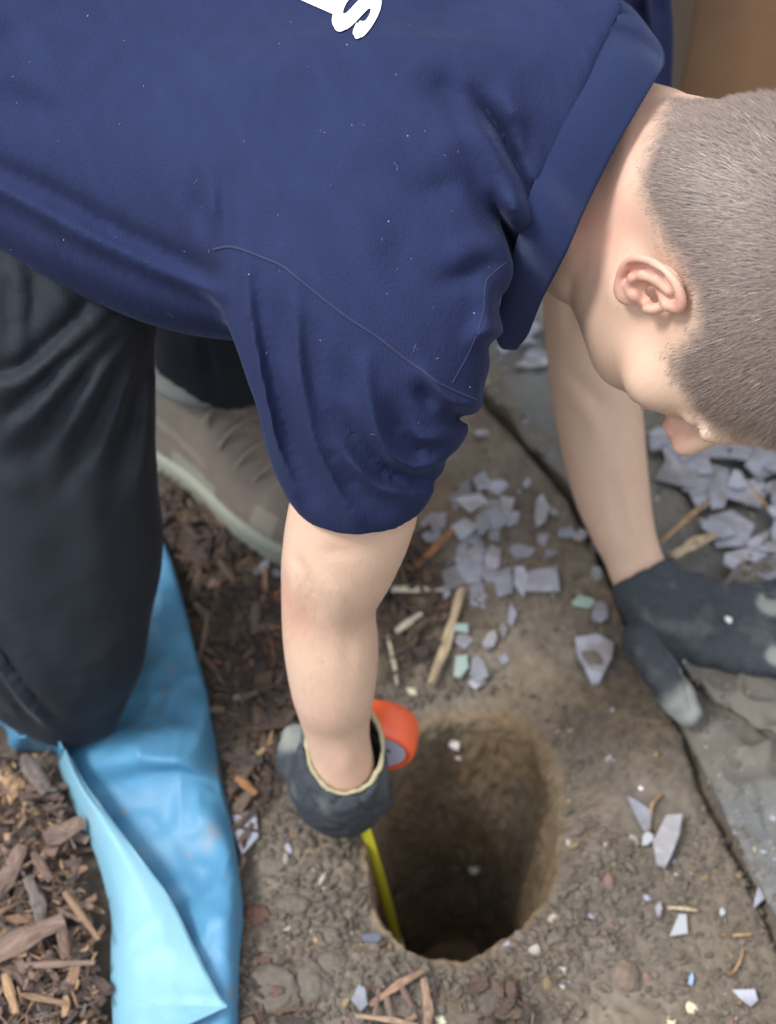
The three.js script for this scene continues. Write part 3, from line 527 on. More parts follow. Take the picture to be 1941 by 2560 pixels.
// ear in its own frame: up, back, out (mm)
const helix = []; { const hel = [[12, -4, 1], [22, -5, 2], [27, 2, 3], [25, 13, 4], [15, 23, 5], [2, 27, 5], [-10, 25, 4], [-20, 18, 3], [-26, 9, 1.5], [-27, 2, 0]]; for (let i = 0; i <= 30; i++) helix.push(crv(hel, i / 30 * 9)); }
function earMM(u, b, e) {
  const lift = 3 + 0.32 * (b + 6) + 0.0 * u; e -= lift * 0.9;
  let d = ellip(u, b, e, 0, 9, -2, 27, 17.5, 3.6);
  let hd = 1e3;
  for (let i = 0; i < helix.length - 1; i++) hd = Math.min(hd, capsule(u, b, e, helix[i], helix[i + 1], 3.8 - i * 0.03, 3.8 - i * 0.03)); d = smin(d, hd, 3);
  d = smin(d, ellip(u, b, e, -24, 4, 0, 9, 8, 4), 5);
  d = smax(d, -ellip(u, b, e, 12, 17, 5, 9, 3, 4.5), 3);
  d = smax(d, -ellip(u, b, e, 0, 21.5, 5.5, 10, 2.4, 4), 3);
  const ah = [[17, 6, 2], [10, 13, 3], [0, 16, 3.5], [-10, 14, 3], [-17, 8, 2]];
  for (let i = 0; i < ah.length - 1; i++) d = smin(d, capsule(u, b, e, ah[i], ah[i + 1], 3.6, 3.6), 3);
  d = smax(d, -ellip(u, b, e, -3, 4.5, 4, 11, 7.5, 9), 3);
  d = smax(d, -ellip(u, b, e, -1, 1, -2, 4.5, 4, 8), 2);
  d = smin(d, capsule(u, b, e, [11, -4, 0.5], [5, 6, -1.5], 3, 2.4), 2.5);
  d = smin(d, ellip(u, b, e, -3, -6.5, 1, 7, 4, 5), 3);
  d = smin(d, ellip(u, b, e, -15, 3, 1.5, 4.5, 4, 4), 4);
  return d;
}
{
  const box = (fs, m = 0.02) => [[0, 1, 2].map((k) => Math.min(...fs.map((f) => f.lo[k])) - m), [0, 1, 2].map((k) => Math.max(...fs.map((f) => f.hi[k])) + m)];
  const headBox = { lo: [0, 1, 2].map((k) => headO.toArray()[k] - 0.17), hi: [0, 1, 2].map((k) => headO.toArray()[k] + 0.17) };
  let [lo, hi] = box([trunkCore, armR, armL, neckL, headBox, shinLcore]); lo[0] = Math.max(lo[0], -0.62);
  // creases and muscle of the bare arms and neck
  const fm = foldMap([
      [-1.6, 7, [742, 1395], [765, 1430], [785, 1490], [800, 1545]], [1.6, 26, [800, 1440], [840, 1490], [860, 1560]], [1.6, 16, [722, 1400], [735, 1470], [738, 1540]], [-0.9, 16, [812, 1375], [880, 1385]], [-0.8, 20, [865, 1600], [880, 1700]], [1.2, 22, [850, 1890], [880, 1930]],
      [1.6, 22, [1440, 1000], [1490, 1060], [1500, 1120]], [-1.3, 16, [1420, 930], [1480, 985], [1520, 1020]], [1.0, 14, [1560, 1180], [1580, 1300], [1600, 1370]], [-0.8, 14, [1530, 1200], [1555, 1330]],
      [-1.4, 10, [1640, 225], [1600, 300], [1570, 380]], [1.8, 30, [1600, 300], [1560, 420], [1520, 560]], [-1.5, 12, [1430, 700], [1422, 770], [1432, 830]]]), g = net((x, y, z) => { const d = bodySDF(x, y, z); return Math.abs(d) < 0.03 ? d - fm(x, y, z) * 1.8 : d; }, lo, hi, 0.0034);
  relax(g, 1); g.computeVertexNormals();
  const parts = [g];
  for (const s of [1, -1]) {
    const o = H(75 * s, 0, 0), ES = HS * 0.92;
    const ca = Math.cos(0.2), sa = Math.sin(0.2), U = hu.clone().multiplyScalar(ca).addScaledVector(hf, -sa), Bk = hf.clone().multiplyScalar(-ca).addScaledVector(hu, -sa), O = hr.clone().multiplyScalar(s);
    const f = (x, y, z) => { x -= o.x; y -= o.y; z -= o.z; return earMM((x * U.x + y * U.y + z * U.z) / ES, (x * Bk.x + y * Bk.y + z * Bk.z) / ES, (x * O.x + y * O.y + z * O.z) / ES) * ES; };
    parts.push(net(f, [o.x - 0.046, o.y - 0.046, o.z - 0.046], [o.x + 0.046, o.y + 0.046, o.z + 0.046], 0.0013));
  }
  parts.forEach((p, i) => paint(p, (x, y, z, out) => { skinAt(x, y, z, out); if (i) { const n = vnoise(x * 90, y * 90, z * 90), k = 0.45 + 0.3 * n; if (out[0] < 0.45) { out[0] = 0.66; out[1] = 0.43; out[2] = 0.33; } out[1] = lerp(out[1], 0.32, k); out[2] = lerp(out[2], 0.26, k); } }));
  const bodyG = planeUV(mergeGeometries(parts), lat, V(1, 0.3, 0.2).normalize(), 20);
  mesh('body', bodyG, M.skin, person);
  // ---- cropped hair: many short strands growing from the scalp
  const P = g.attributes.position, N = g.attributes.normal, I = g.index.array, tris = [], cum = []; let area = 0;
  const a = V(), b = V(), c = V(), e1 = V(), e2 = V();
  for (let t = 0; t < I.length; t += 3) {
    a.fromBufferAttribute(P, I[t]); const h = toHead(a.x, a.y, a.z); if (h[0] ** 2 + h[1] ** 2 + h[2] ** 2 > 190 ** 2 || hairCover(a.x, a.y, a.z, h) < 0.02) continue;
    b.fromBufferAttribute(P, I[t + 1]); c.fromBufferAttribute(P, I[t + 2]); area += e1.subVectors(b, a).cross(e2.subVectors(c, a)).length() / 2; tris.push(t); cum.push(area);
  }
  const pos = [], nor = [], col = [], idx = [], n = V(), p = V(), d = V(), sd = V(), tip = V(), mid = V(), flow = V();
  const put = (v, nn, k) => { pos.push(v.x, v.y, v.z); nor.push(nn.x, nn.y, nn.z); col.push(...k); return pos.length / 3 - 1; };
  for (let i = 0; i < 120000; i++) {
    const r = rnd() * area; let loI = 0, hiI = cum.length - 1; while (loI < hiI) { const m = (loI + hiI) >> 1; if (cum[m] < r) loI = m + 1; else hiI = m; }
    const t = tris[loI]; let u = rnd(), v = rnd(); if (u + v > 1) { u = 1 - u; v = 1 - v; }
    p.set(0, 0, 0); n.set(0, 0, 0);
    [[I[t], 1 - u - v], [I[t + 1], u], [I[t + 2], v]].forEach(([k, w]) => { p.addScaledVector(a.fromBufferAttribute(P, k), w); n.addScaledVector(b.fromBufferAttribute(N, k), w); }); n.normalize();
    const h = toHead(p.x, p.y, p.z), cover = hairCover(p.x, p.y, p.z, h); if (rnd() > cover) continue;
    // hair falls from the crown (h ~ 0, 110, -60) outwards
    flow.copy(hr).multiplyScalar(h[0] * 0.4).addScaledVector(hu, -60 - Math.max(0, 60 - h[1]) * 0.5).addScaledVector(hf, h[2] > -20 ? (h[2] + 50) * 0.45 : (h[2] + 40) * 0.2);
    flow.addScaledVector(n, -flow.dot(n)).normalize();
    const edge = clamp((h[1] + 75) / 80, 0.35, 1) * (0.3 + 0.7 * cover), len = (0.005 + 0.005 * rnd()) * edge * 1.1;
    const cl = vnoise(p.x * 120, p.y * 120, p.z * 120);
    d.copy(n).multiplyScalar(0.55 + 0.25 * rnd()).addScaledVector(flow, 0.75 + 0.35 * cl).add(mid.set(rr(-1, 1), rr(-1, 1), rr(-1, 1)).multiplyScalar(0.34)).normalize();
    sd.copy(d).cross(n).normalize().addScaledVector(n, rr(-0.4, 0.4)).normalize().multiplyScalar(0.00012 + 0.00009 * rnd());
    const grey = rnd() < 0.016, k = grey ? rr(0.4, 0.6) : rr(0.185, 0.285), tone = grey ? [k, k * 0.95, k * 0.9] : [k * 1.08, k * 0.83, k * 0.71];
    const fd = 0.9 * (1 - cover * cover); tone[0] = lerp(tone[0], 0.6, fd); tone[1] = lerp(tone[1], 0.43, fd); tone[2] = lerp(tone[2], 0.34, fd);
    const nn = n.clone().addScaledVector(d, -0.35).normalize();
    mid.copy(p).addScaledVector(d, len * 0.55); tip.copy(p).addScaledVector(d, len).addScaledVector(flow, len * 0.22);
    const i0 = put(p.clone().sub(sd), nn, tone), i1 = put(p.clone().add(sd), nn, tone), i2 = put(mid.clone().sub(sd), nn, tone), i3 = put(mid.clone().add(sd), nn, tone), i4 = put(tip, nn, tone);
    idx.push(i0, i1, i2, i1, i3, i2, i2, i3, i4);
  }
  const hg = new THREE.BufferGeometry(); hg.setAttribute('position', new THREE.Float32BufferAttribute(pos, 3)); hg.setAttribute('normal', new THREE.Float32BufferAttribute(nor, 3)); hg.setAttribute('color', new THREE.Float32BufferAttribute(col, 3)); hg.setIndex(idx);
  tag(mesh('hair', hg, M.hair, person), 'short grey brown cropped hair');
  // fine hair on the forearms
  const ap = [], an = [], ac = [], ai = []; let k3 = 0;
  for (let t = 0; t < I.length && k3 < 5200; t += 3) {
    a.fromBufferAttribute(P, I[t]); const q = proj(a.x, a.y, a.z), fore = (q[1] > 1420 && q[1] < 1900 && q[0] > 690 && q[0] < 960) || (q[1] > 860 && q[1] < 1400 && q[0] > 1350 && q[0] < 1660 && q[2] > 1.38); if (!fore || rnd() > 0.05) continue;
    n.fromBufferAttribute(N, I[t]); d.set(rr(-0.5, 0.5), -1, rr(0, 0.6)); d.addScaledVector(n, -d.dot(n)).normalize().addScaledVector(n, 0.22).normalize(); sd.copy(d).cross(n).normalize().multiplyScalar(0.00007);
    const L = rr(0.006, 0.013), i0 = ap.length / 3, tipP = a.clone().addScaledVector(d, L); for (const v of [a.clone().sub(sd), a.clone().add(sd), tipP]) { ap.push(v.x, v.y, v.z); an.push(n.x, n.y, n.z); ac.push(0.48, 0.34, 0.23); } ai.push(i0, i0 + 1, i0 + 2); k3++;
  }
  const ag = new THREE.BufferGeometry(); ag.setAttribute('position', new THREE.Float32BufferAttribute(ap, 3)); ag.setAttribute('normal', new THREE.Float32BufferAttribute(an, 3)); ag.setAttribute('color', new THREE.Float32BufferAttribute(ac, 3)); ag.setIndex(ai);
  tag(mesh('arm_hair', ag, M.hair, person), null, null, null, 'stuff');
}

// ---- t-shirt
const sleeveRows = [
  [[430, 330], [1310, 250], 1.02, 0.5], [[490, 500], [1300, 440], 1.005, 0.55], [[532, 624], [1285, 600], 1.0, 0.6], [[560, 740], [1272, 740], 1.0, 0.62], [[592, 880], [1248, 880], 1.01, 0.66], [[622, 1000], [1205, 985], 1.025, 0.72], [[655, 1110], [1140, 1085], 1.042, 0.8], [[697, 1195], [1104, 1180], 1.055, 0.85], [[742, 1255], [1065, 1250], 1.068, 0.9], [[770, 1300], [1030, 1295], 1.078, 0.9]];
const sleeveR = loft(outline(sleeveRows.slice(0, 9)), { n: 5, flat1: true });
const sleeveLrows = [[[1300, -60], [1640, -140], 1.24, 0.9], [[1380, 20], [1672, -20], 1.27, 0.9], [[1420, 110], [1687, 85], 1.295, 0.9], [[1440, 180], [1684, 175], 1.31, 0.9], [[1440, 250], [1676, 250], 1.325, 0.9]];
const sleeveL = loft(outline(sleeveLrows), { n: 5, flat1: true });
const yoke = loft(outline([[[1000, 110], [1140, 640], 1.07, 0.6], [[1230, 55], [1230, 700], 1.075, 0.75], [[1390, 20], [1262, 740], 1.085, 0.8], [[1540, 10], [1300, 770], 1.105, 0.78]]), { n: 5, flat1: true });
const neckP = at(1336, 492, 0.976), neckN = at(1545, 32, 1.075).sub(neckP).cross(at(1262, 800, 1.05).sub(neckP)).normalize(); if (neckN.x < 0) neckN.negate();
const shirtSDF = (x, y, z) => {
  let d = trunkL(x, y, z);
  d = smin(d, sleeveR(x, y, z), 0.045);
  d = smin(d, yoke(x, y, z), 0.05);
  d = smax(d, (x - neckP.x) * neckN.x + (y - neckP.y) * neckN.y + (z - neckP.z) * neckN.z - 0.006, 0.008);
  d = smin(d, sleeveL(x, y, z), 0.02);
  return d;
};

{
  const lo = [-0.72, 0.12, -1.32], hi = [0.3, 0.86, -0.5];
  folds.push([1.4, 9, [525, 400], [531, 500], [534, 600]], [-1.2, 9, [517, 420], [523, 520], [526, 600]]); const fm = foldMap(folds.slice());
  shirtG = net((x, y, z) => { const d = shirtSDF(x, y, z); return Math.abs(d) < 0.035 ? d - fm(x, y, z) * 2.1 : d; }, lo, hi, 0.0033);
  const P = shirtG.attributes.position, N = shirtG.attributes.normal;
  for (let i = 0; i < P.count; i++) {
    const x = P.getX(i), y = P.getY(i), z = P.getZ(i), nx = N.getX(i), ny = N.getY(i), nz = N.getZ(i);
    const m = fbm(x * 8, y * 8, z * 8, 2) * 0.0045 + fbm(x * 24 + 4, y * 24, z * 24, 2) * 0.0006;
    P.setXYZ(i, x + nx * m, y + ny * m, z + nz * m);
  }
  relax(shirtG, 4);
  shirtG.computeVertexNormals();
  planeUV(shirtG, lat, V(1, 0.12, 0.1).normalize(), 9);
  shirt = mesh('t_shirt', shirtG, M.shirt, person);
  const onShirt = caster(shirtG);
  const hug = (pts, off, step = 0.25) => { const out = []; for (let t = 0; t <= pts.length - 1 + 1e-6; t += step) { const q = crv(pts, t), h = onShirt(q[0], q[1]); if (h) out.push(h.p.addScaledVector(h.n, off)); } return out; };
  const seam = (pts, r, off) => { const c = hug(pts, off); return c.length > 2 ? tube(c, r, 6) : null; };
  const seams = [
    seam(armhole, 0.001, 0.0001), seam([[1268, 654], [1221, 695], [1212, 731], [1209, 779], [1179, 868], [1131, 958]], 0.0006, -0.0001),
  ].filter(Boolean);
  for (const s of seams) mesh('seam', s, M.seam, shirt);
  // hem lines
  // white print: part of two lines of lettering that run off the top
  const font = await new FontLoader().loadAsync('fonts/droid/droid_serif_bold.typeface.json');
  const up = [0.86, 0.5], right = [-0.5, 0.86];
  const printG = (shapes, map, off = 0.0009) => {
    const g0 = new THREE.ShapeGeometry(shapes, 10), g1 = g0.toNonIndexed(), src = g1.attributes.position; let tri = [];
    for (let i = 0; i < src.count; i += 3) tri.push([0, 1, 2].map((k) => [src.getX(i + k), src.getY(i + k)]));
    for (let k = 0; k < 3; k++) tri = tri.flatMap(([a, b, c]) => { const m = (p, q) => [(p[0] + q[0]) / 2, (p[1] + q[1]) / 2], ab = m(a, b), bc = m(b, c), ca = m(c, a); return [[a, ab, ca], [ab, b, bc], [ca, bc, c], [ab, bc, ca]]; });
    const pos = []; for (const t of tri) { const v = t.map(([x, y]) => { const [px, py] = map(x, y); const h = onShirt(px, py); return h && h.p.addScaledVector(h.n, off); }); if (v.every(Boolean)) for (const q of v) pos.push(q.x, q.y, q.z); }
    const g = new THREE.BufferGeometry(); g.setAttribute('position', new THREE.Float32BufferAttribute(pos, 3)); g.computeVertexNormals(); return g;
  };
  const S = font.generateShapes('S', 100), bb = new THREE.Box2().setFromPoints(S.flatMap((s) => s.getPoints())), cx = (bb.min.x + bb.max.x) / 2, cy = (bb.min.y + bb.max.y) / 2, kx = 128 / (bb.max.x - bb.min.x), ky = 92 / (bb.max.y - bb.min.y);
  const o = [893, 30];
  mesh('letter', mergeGeometries([[0, 0], [6, 2], [-6, -2], [-2, 6], [2, -6]].map(([ox, oy], i) => printG(S, (x, y) => { const gx = (x - cx) * kx, gy = (y - cy) * ky; return [o[0] + ox + up[0] * gy + right[0] * gx, o[1] + oy + up[1] * gy + right[1] * gx]; }, 0.0009 + i * 0.00015))), M.print, shirt);
  const slab = new THREE.Shape([[738, -4], [835, 39], [856, 0], [872, -34], [850, -60], [700, -60]].map(([x, y]) => new THREE.Vector2(x, y)));
  mesh('letter', printG([slab], (x, y) => [x, y]), M.print, shirt);
  // lint
  const bits = [];
  for (let i = 0; i < 60; i++) {
    const px = rr(20, 1240), py = rr(20, 1150), h = onShirt(px, py); if (!h) continue;
    const t = V(rr(-1, 1), rr(-1, 1), rr(-1, 1)); t.addScaledVector(h.n, -t.dot(h.n)).normalize(); const s2 = t.clone().cross(h.n), L = i % 12 === 0 ? rr(0.002, 0.0045) : rr(0.0003, 0.0009), q = h.p.addScaledVector(h.n, 0.0006), bend = rr(-0.5, 0.5) * L;
    bits.push(tube([q.clone().addScaledVector(t, -L), q.clone().addScaledVector(s2, bend), q.clone().addScaledVector(t, L)], i % 12 === 0 ? 0.00008 : rr(0.00009, 0.0002), 4, false, 5));
  }
  for (const [px, py] of [[1186, 783], [1175, 968], [1020, 340], [623, 686], [972, 554], [868, 112], [160, 600], [220, 40]]) { const h = onShirt(px, py); if (h) bits.push(new THREE.IcosahedronGeometry(0.00055, 1).translate(h.p.x, h.p.y, h.p.z)); }
  tag(mesh('lint', mergeGeometries(bits.map((b) => { const g = b.index ? b.toNonIndexed() : b; g.deleteAttribute('uv'); return g; })), M.lint, shirt), null, null, null, 'stuff');
  // ribbed collar: a band from its seam to its free edge round the neck
  const ring = [ // [seam px, py, d], [edge px, py, d]
    [[1470, -20, 1.12], [1560, 10, 1.15]], [[1545, 32, 1.075], [1640, 96, 1.10]], [[1522, 80, 1.045], [1662, 152, 1.06]], [[1489, 145, 1.022], [1638, 200, 1.028]], [[1420, 278, 0.99], [1548, 358, 0.995]], [[1362, 399, 0.976], [1473, 508, 0.985]], [[1318, 510, 0.985], [1415, 635, 0.995]], [[1280, 640, 1.015], [1357, 746, 1.03]],
    [[1250, 760, 1.05], [1317, 843, 1.075]], [[1240, 850, 1.085], [1278, 872, 1.11]], [[1290, 820, 1.13], [1300, 850, 1.14]], [[1350, 620, 1.2], [1360, 660, 1.2]], [[1440, 330, 1.22], [1480, 380, 1.22]], [[1480, 100, 1.18], [1550, 150, 1.19]],
  ];
  const pts = ring.map(([s, e], i) => { let a = at(...s), b = at(...e); const h = onShirt(s[0], s[1]); if (i > 0 && i < 6 && h && Math.abs(h.p.clone().sub(a).dot(cam3(0, 0, 1))) < 0.06) { const dd = h.p.clone().sub(a); a = h.p.clone().addScaledVector(h.n, 0.0002); b.add(dd.multiplyScalar(0.8)); } return [a.x, a.y, a.z, b.x, b.y, b.z]; }), n = pts.length, loop = [...pts, pts[0], pts[1], pts[2]], m = 200, k = 14, pos = [], uv = [], idx = [];
  const ctr = V(); pts.forEach((p) => ctr.add(V(p[0] + p[3], p[1] + p[4], p[2] + p[5]).multiplyScalar(0.5 / n)));
  const prof = []; for (let i = 0; i <= k; i++) { const t = i / k; prof.push([t, 0.0028 * Math.sin(Math.PI * Math.pow(t, 0.8)) + 0.0004 - 0.002 * (1 - t) ** 4]); } for (let i = k; i >= 0; i--) { const t = i / k; prof.push([t, -0.0022 - 0.0005 * Math.sin(Math.PI * t)]); }
  let len = 0, last = null;
  for (let j = 0; j <= m; j++) {
    const q = crv(loop, 1 + j / m * n), A = V(q[0], q[1], q[2]), Bv = V(q[3], q[4], q[5]); if (last) len += Bv.distanceTo(last); last = Bv.clone();
    const q2 = crv(loop, 1 + Math.min(n, j / m * n + 0.01)), q0 = crv(loop, 1 + Math.max(0, j / m * n - 0.01)), tg = V(q2[0] + q2[3] - q0[0] - q0[3], q2[1] + q2[4] - q0[1] - q0[4], q2[2] + q2[5] - q0[2] - q0[5]).normalize();
    const nn = tg.clone().cross(Bv.clone().sub(A)).normalize(); if (nn.dot(A.clone().add(Bv).multiplyScalar(0.5).sub(ctr)) < 0) nn.negate();
    for (const [t, off] of prof) { const p = A.clone().lerp(Bv, t).addScaledVector(nn, off); pos.push(p.x, p.y, p.z); uv.push(len * 22, t * 0.5); }
  }
  const w = prof.length; for (let j = 0; j < m; j++) for (let i = 0; i < w; i++) { const a = j * w + i, b = j * w + (i + 1) % w, c = a + w, d = b + w; idx.push(a, b, c, b, d, c); }
  const g = new THREE.BufferGeometry(); g.setAttribute('position', new THREE.Float32BufferAttribute(pos, 3)); g.setAttribute('uv', new THREE.Float32BufferAttribute(uv, 2)); g.setIndex(idx); g.computeVertexNormals();
  const mid = g.attributes.position, nm = g.attributes.normal, vi = 40 * w + 5; if (V().fromBufferAttribute(mid, vi).sub(ctr).dot(V().fromBufferAttribute(nm, vi)) < 0) { const I = g.index.array; for (let i = 0; i < I.length; i += 3) { const t = I[i + 1]; I[i + 1] = I[i + 2]; I[i + 2] = t; } g.computeVertexNormals(); }
  const collar = mesh('collar', g, M.collar, shirt);
}

// ---- trousers
{
  const hip = loft(trunk([[-700, 190, 1.2, 0.16, 0.12], [-420, 270, 1.2, 0.165, 0.12], [-150, 400, 1.19, 0.16, 0.115], [80, 520, 1.185, 0.15, 0.105]]), { n: 4, skew: along });
  const sdf = (x, y, z) => { let d = smin(thighR(x, y, z), hip(x, y, z), 0.05); d = smin(d, shinR(x, y, z), 0.03); d = smin(d, smin(thighL(x, y, z), shinL(x, y, z), 0.03), 0.02); return d; };
  const tf = [ // folds fan out from the hip crease
    [-7, 22, [-60, 930], [40, 925], [110, 870], [190, 790], [235, 745]], [6, 22, [-40, 985], [60, 950], [160, 870], [240, 800], [275, 770]], [-6, 20, [20, 1040], [100, 970], [180, 880], [290, 780]], [6, 26, [20, 1100], [110, 1010], [190, 920], [310, 800]], [-5.5, 24, [90, 1140], [170, 1000], [230, 900], [330, 810]],
    [5, 26, [140, 1130], [210, 1010], [270, 920], [340, 830]], [-5, 24, [160, 1220], [230, 1080], [300, 940], [360, 830]], [4.5, 24, [240, 1180], [300, 1010], [360, 860]], [-5, 24, [270, 1290], [310, 1120], [350, 980], [385, 840]], [4, 18, [350, 1250], [362, 1100], [380, 950]],
    [-5, 22, [0, 640], [30, 720], [30, 860]], [5, 20, [-10, 650], [45, 700], [52, 880]], [-4, 22, [75, 660], [80, 760], [70, 850]], [3, 16, [135, 720], [175, 780]],
    [-6, 18, [-60, 1560], [0, 1610], [70, 1720], [130, 1790]], [5, 16, [-50, 1610], [0, 1650], [70, 1750], [110, 1800]], [-5, 16, [-60, 1640], [0, 1680], [60, 1770], [90, 1810]], [3, 24, [-40, 1500], [60, 1600], [120, 1720]], [-2.5, 60, [100, 1250], [200, 1450]], [2.5, 60, [240, 1350], [270, 1550]], [4, 50, [20, 1240], [60, 1180]],
    [4, 14, [535, 880], [548, 930], [575, 990]], [-4, 14, [515, 870], [530, 930], [556, 990]], [3, 16, [470, 840], [500, 900]],
  ];
  const fm = foldMap(tf), g = net((x, y, z) => { const d = sdf(x, y, z); return Math.abs(d) < 0.035 ? d - fm(x, y, z) * 1.5 : d; }, [-0.72, -0.03, -1.32], [0.12, 0.72, -0.56], 0.0042), P = g.attributes.position, N = g.attributes.normal;
  for (let i = 0; i < P.count; i++) { const x = P.getX(i), y = P.getY(i), z = P.getZ(i), m = fbm(x * 12, y * 12, z * 12, 2) * 0.005 + (0.25 - Math.abs(fbm(x * 22, y * 13, z * 22 + 3, 2))) * 0.005; P.setXYZ(i, x + N.getX(i) * m, y + N.getY(i) * m, z + N.getZ(i) * m); }
  relax(g, 2);
  g.computeVertexNormals(); planeUV(g, V(1, 0, 0), V(0, 0.9, 0.4), 9);
  mesh('trousers', g, M.trousers, person);
}

// ---- gloves
const gloveCol = (tips) => (x, y, z, o) => {
  const n = fbm(x * 35, y * 35, z * 35, 3), s = vnoise(x * 220, y * 220, z * 220), dust = sstep(0.05, 0.55, fbm(x * 55 + 3, y * 55, z * 55, 4)) * 0.22;
  let k = dust; for (const [p, r] of tips) { const d = Math.hypot(x - p.x, y - p.y, z - p.z); k = Math.max(k, (1 - sstep(r * 0.75, r * 1.15, d + 0.006 * n)) * 0.9); }
  o[0] = lerp(0.04 + 0.01 * n + 0.008 * s, 0.27 + 0.04 * s, k); o[1] = lerp(0.047 + 0.01 * n + 0.008 * s, 0.285 + 0.04 * s, k); o[2] = lerp(0.058 + 0.012 * n + 0.008 * s, 0.265 + 0.04 * s, k);
};
const chain = (pts, k = 0.006) => (x, y, z) => { let d = 1e3; for (let i = 0; i < pts.length - 1; i++) d = smin(d, capsule(x, y, z, pts[i][0].toArray(), pts[i + 1][0].toArray(), pts[i][1], pts[i + 1][1]), k); return d; };
const boxOf = (pts, m) => [[0, 1, 2].map((k) => Math.min(...pts.map((p) => p.toArray()[k])) - m), [0, 1, 2].map((k) => Math.max(...pts.map((p) => p.toArray()[k])) + m)];
{ // left hand flat on the membrane
  const cuff = loft(outline([[[1534, 1482], [1668, 1382], 1.468, 0.85], [[1556, 1535], [1700, 1425], 1.466, 0.75], [[1600, 1600], [1760, 1470], 1.464, 0.5]]), { n: 6, flat0: true });
  const palm = loft(outline([[[1572, 1570], [1695, 1440], 1.463, 0.45], [[1640, 1640], [1775, 1450], 1.458, 0.36], [[1760, 1672], [1830, 1456], 1.455, 0.3], [[1870, 1686], [1900, 1472], 1.455, 0.27]]), { n: 5, cap: 0.6 });
  const g = (x, y, h) => atH(x, y, h + 0.017);
  const thumb = [[g(1602, 1600, 0.036), 0.019], [g(1650, 1678, 0.03), 0.0165], [g(1692, 1742, 0.027), 0.0148], [g(1722, 1785, 0.022), 0.0135]];
  const fingers = [
    [[g(1760, 1628, 0.022), 0.017], [g(1880, 1650, 0.026), 0.0152], [g(1950, 1658, 0.026), 0.0142], [g(2010, 1655, 0.03), 0.013], [g(2070, 1650, 0.018), 0.011]],
    [[g(1760, 1585, 0.026), 0.017], [g(1880, 1596, 0.032), 0.0155], [g(1970, 1590, 0.036), 0.0145], [g(2060, 1580, 0.032), 0.013], [g(2130, 1570, 0.018), 0.011]],
    [[g(1760, 1540, 0.026), 0.0165], [g(1880, 1543, 0.032), 0.015], [g(1965, 1530, 0.035), 0.014], [g(2050, 1515, 0.031), 0.0125], [g(2110, 1505, 0.018), 0.011]],
    [[g(1760, 1500, 0.024), 0.015], [g(1860, 1493, 0.028), 0.0138], [g(1945, 1478, 0.03), 0.0125], [g(2010, 1465, 0.026), 0.011], [g(2060, 1455, 0.016), 0.01]]];
  const fs = [...fingers.map((f) => chain(f)), chain(thumb, 0.01)];
  const f = (x, y, z) => { let d = smin(cuff(x, y, z), palm(x, y, z), 0.014); fs.forEach((q, i) => { d = smin(d, q(x, y, z), i === 4 ? 0.014 : 0.008); }); return d; };
  const gg = net(f, ...boxOf([at(1500, 1390, 1.465), at(1640, 1318, 1.465), ...fingers.flat().map((q) => q[0]), ...thumb.map((q) => q[0])], 0.05), 0.0026);
  const P = gg.attributes.position, N = gg.attributes.normal; // creases of the knit
  for (let i = 0; i < P.count; i++) { const x = P.getX(i), y = P.getY(i), z = P.getZ(i), m = fbm(x * 60, y * 60, z * 60, 3) * 0.0016 - Math.pow(Math.max(0, Math.sin(fbm(x * 20, y * 20 + 5, z * 20, 2) * 9 + x * 95 - z * 40)), 6) * 0.002; P.setXYZ(i, x + N.getX(i) * m, y + N.getY(i) * m, z + N.getZ(i) * m); } gg.computeVertexNormals();
  paint(gg, gloveCol([[thumb[3][0], 0.03], [g(1712, 1690, 0.03), 0.012], [g(1930, 1512, 0.05), 0.014], [g(1950, 1632, 0.05), 0.014]])); planeUV(gg, V(1, 0, 0), V(0, 0, 1), 16);
  tag(mesh('glove', gg, M.glove, person), 'dark grey glove flat on the ground with a pale thumb tip');
}
let handC;
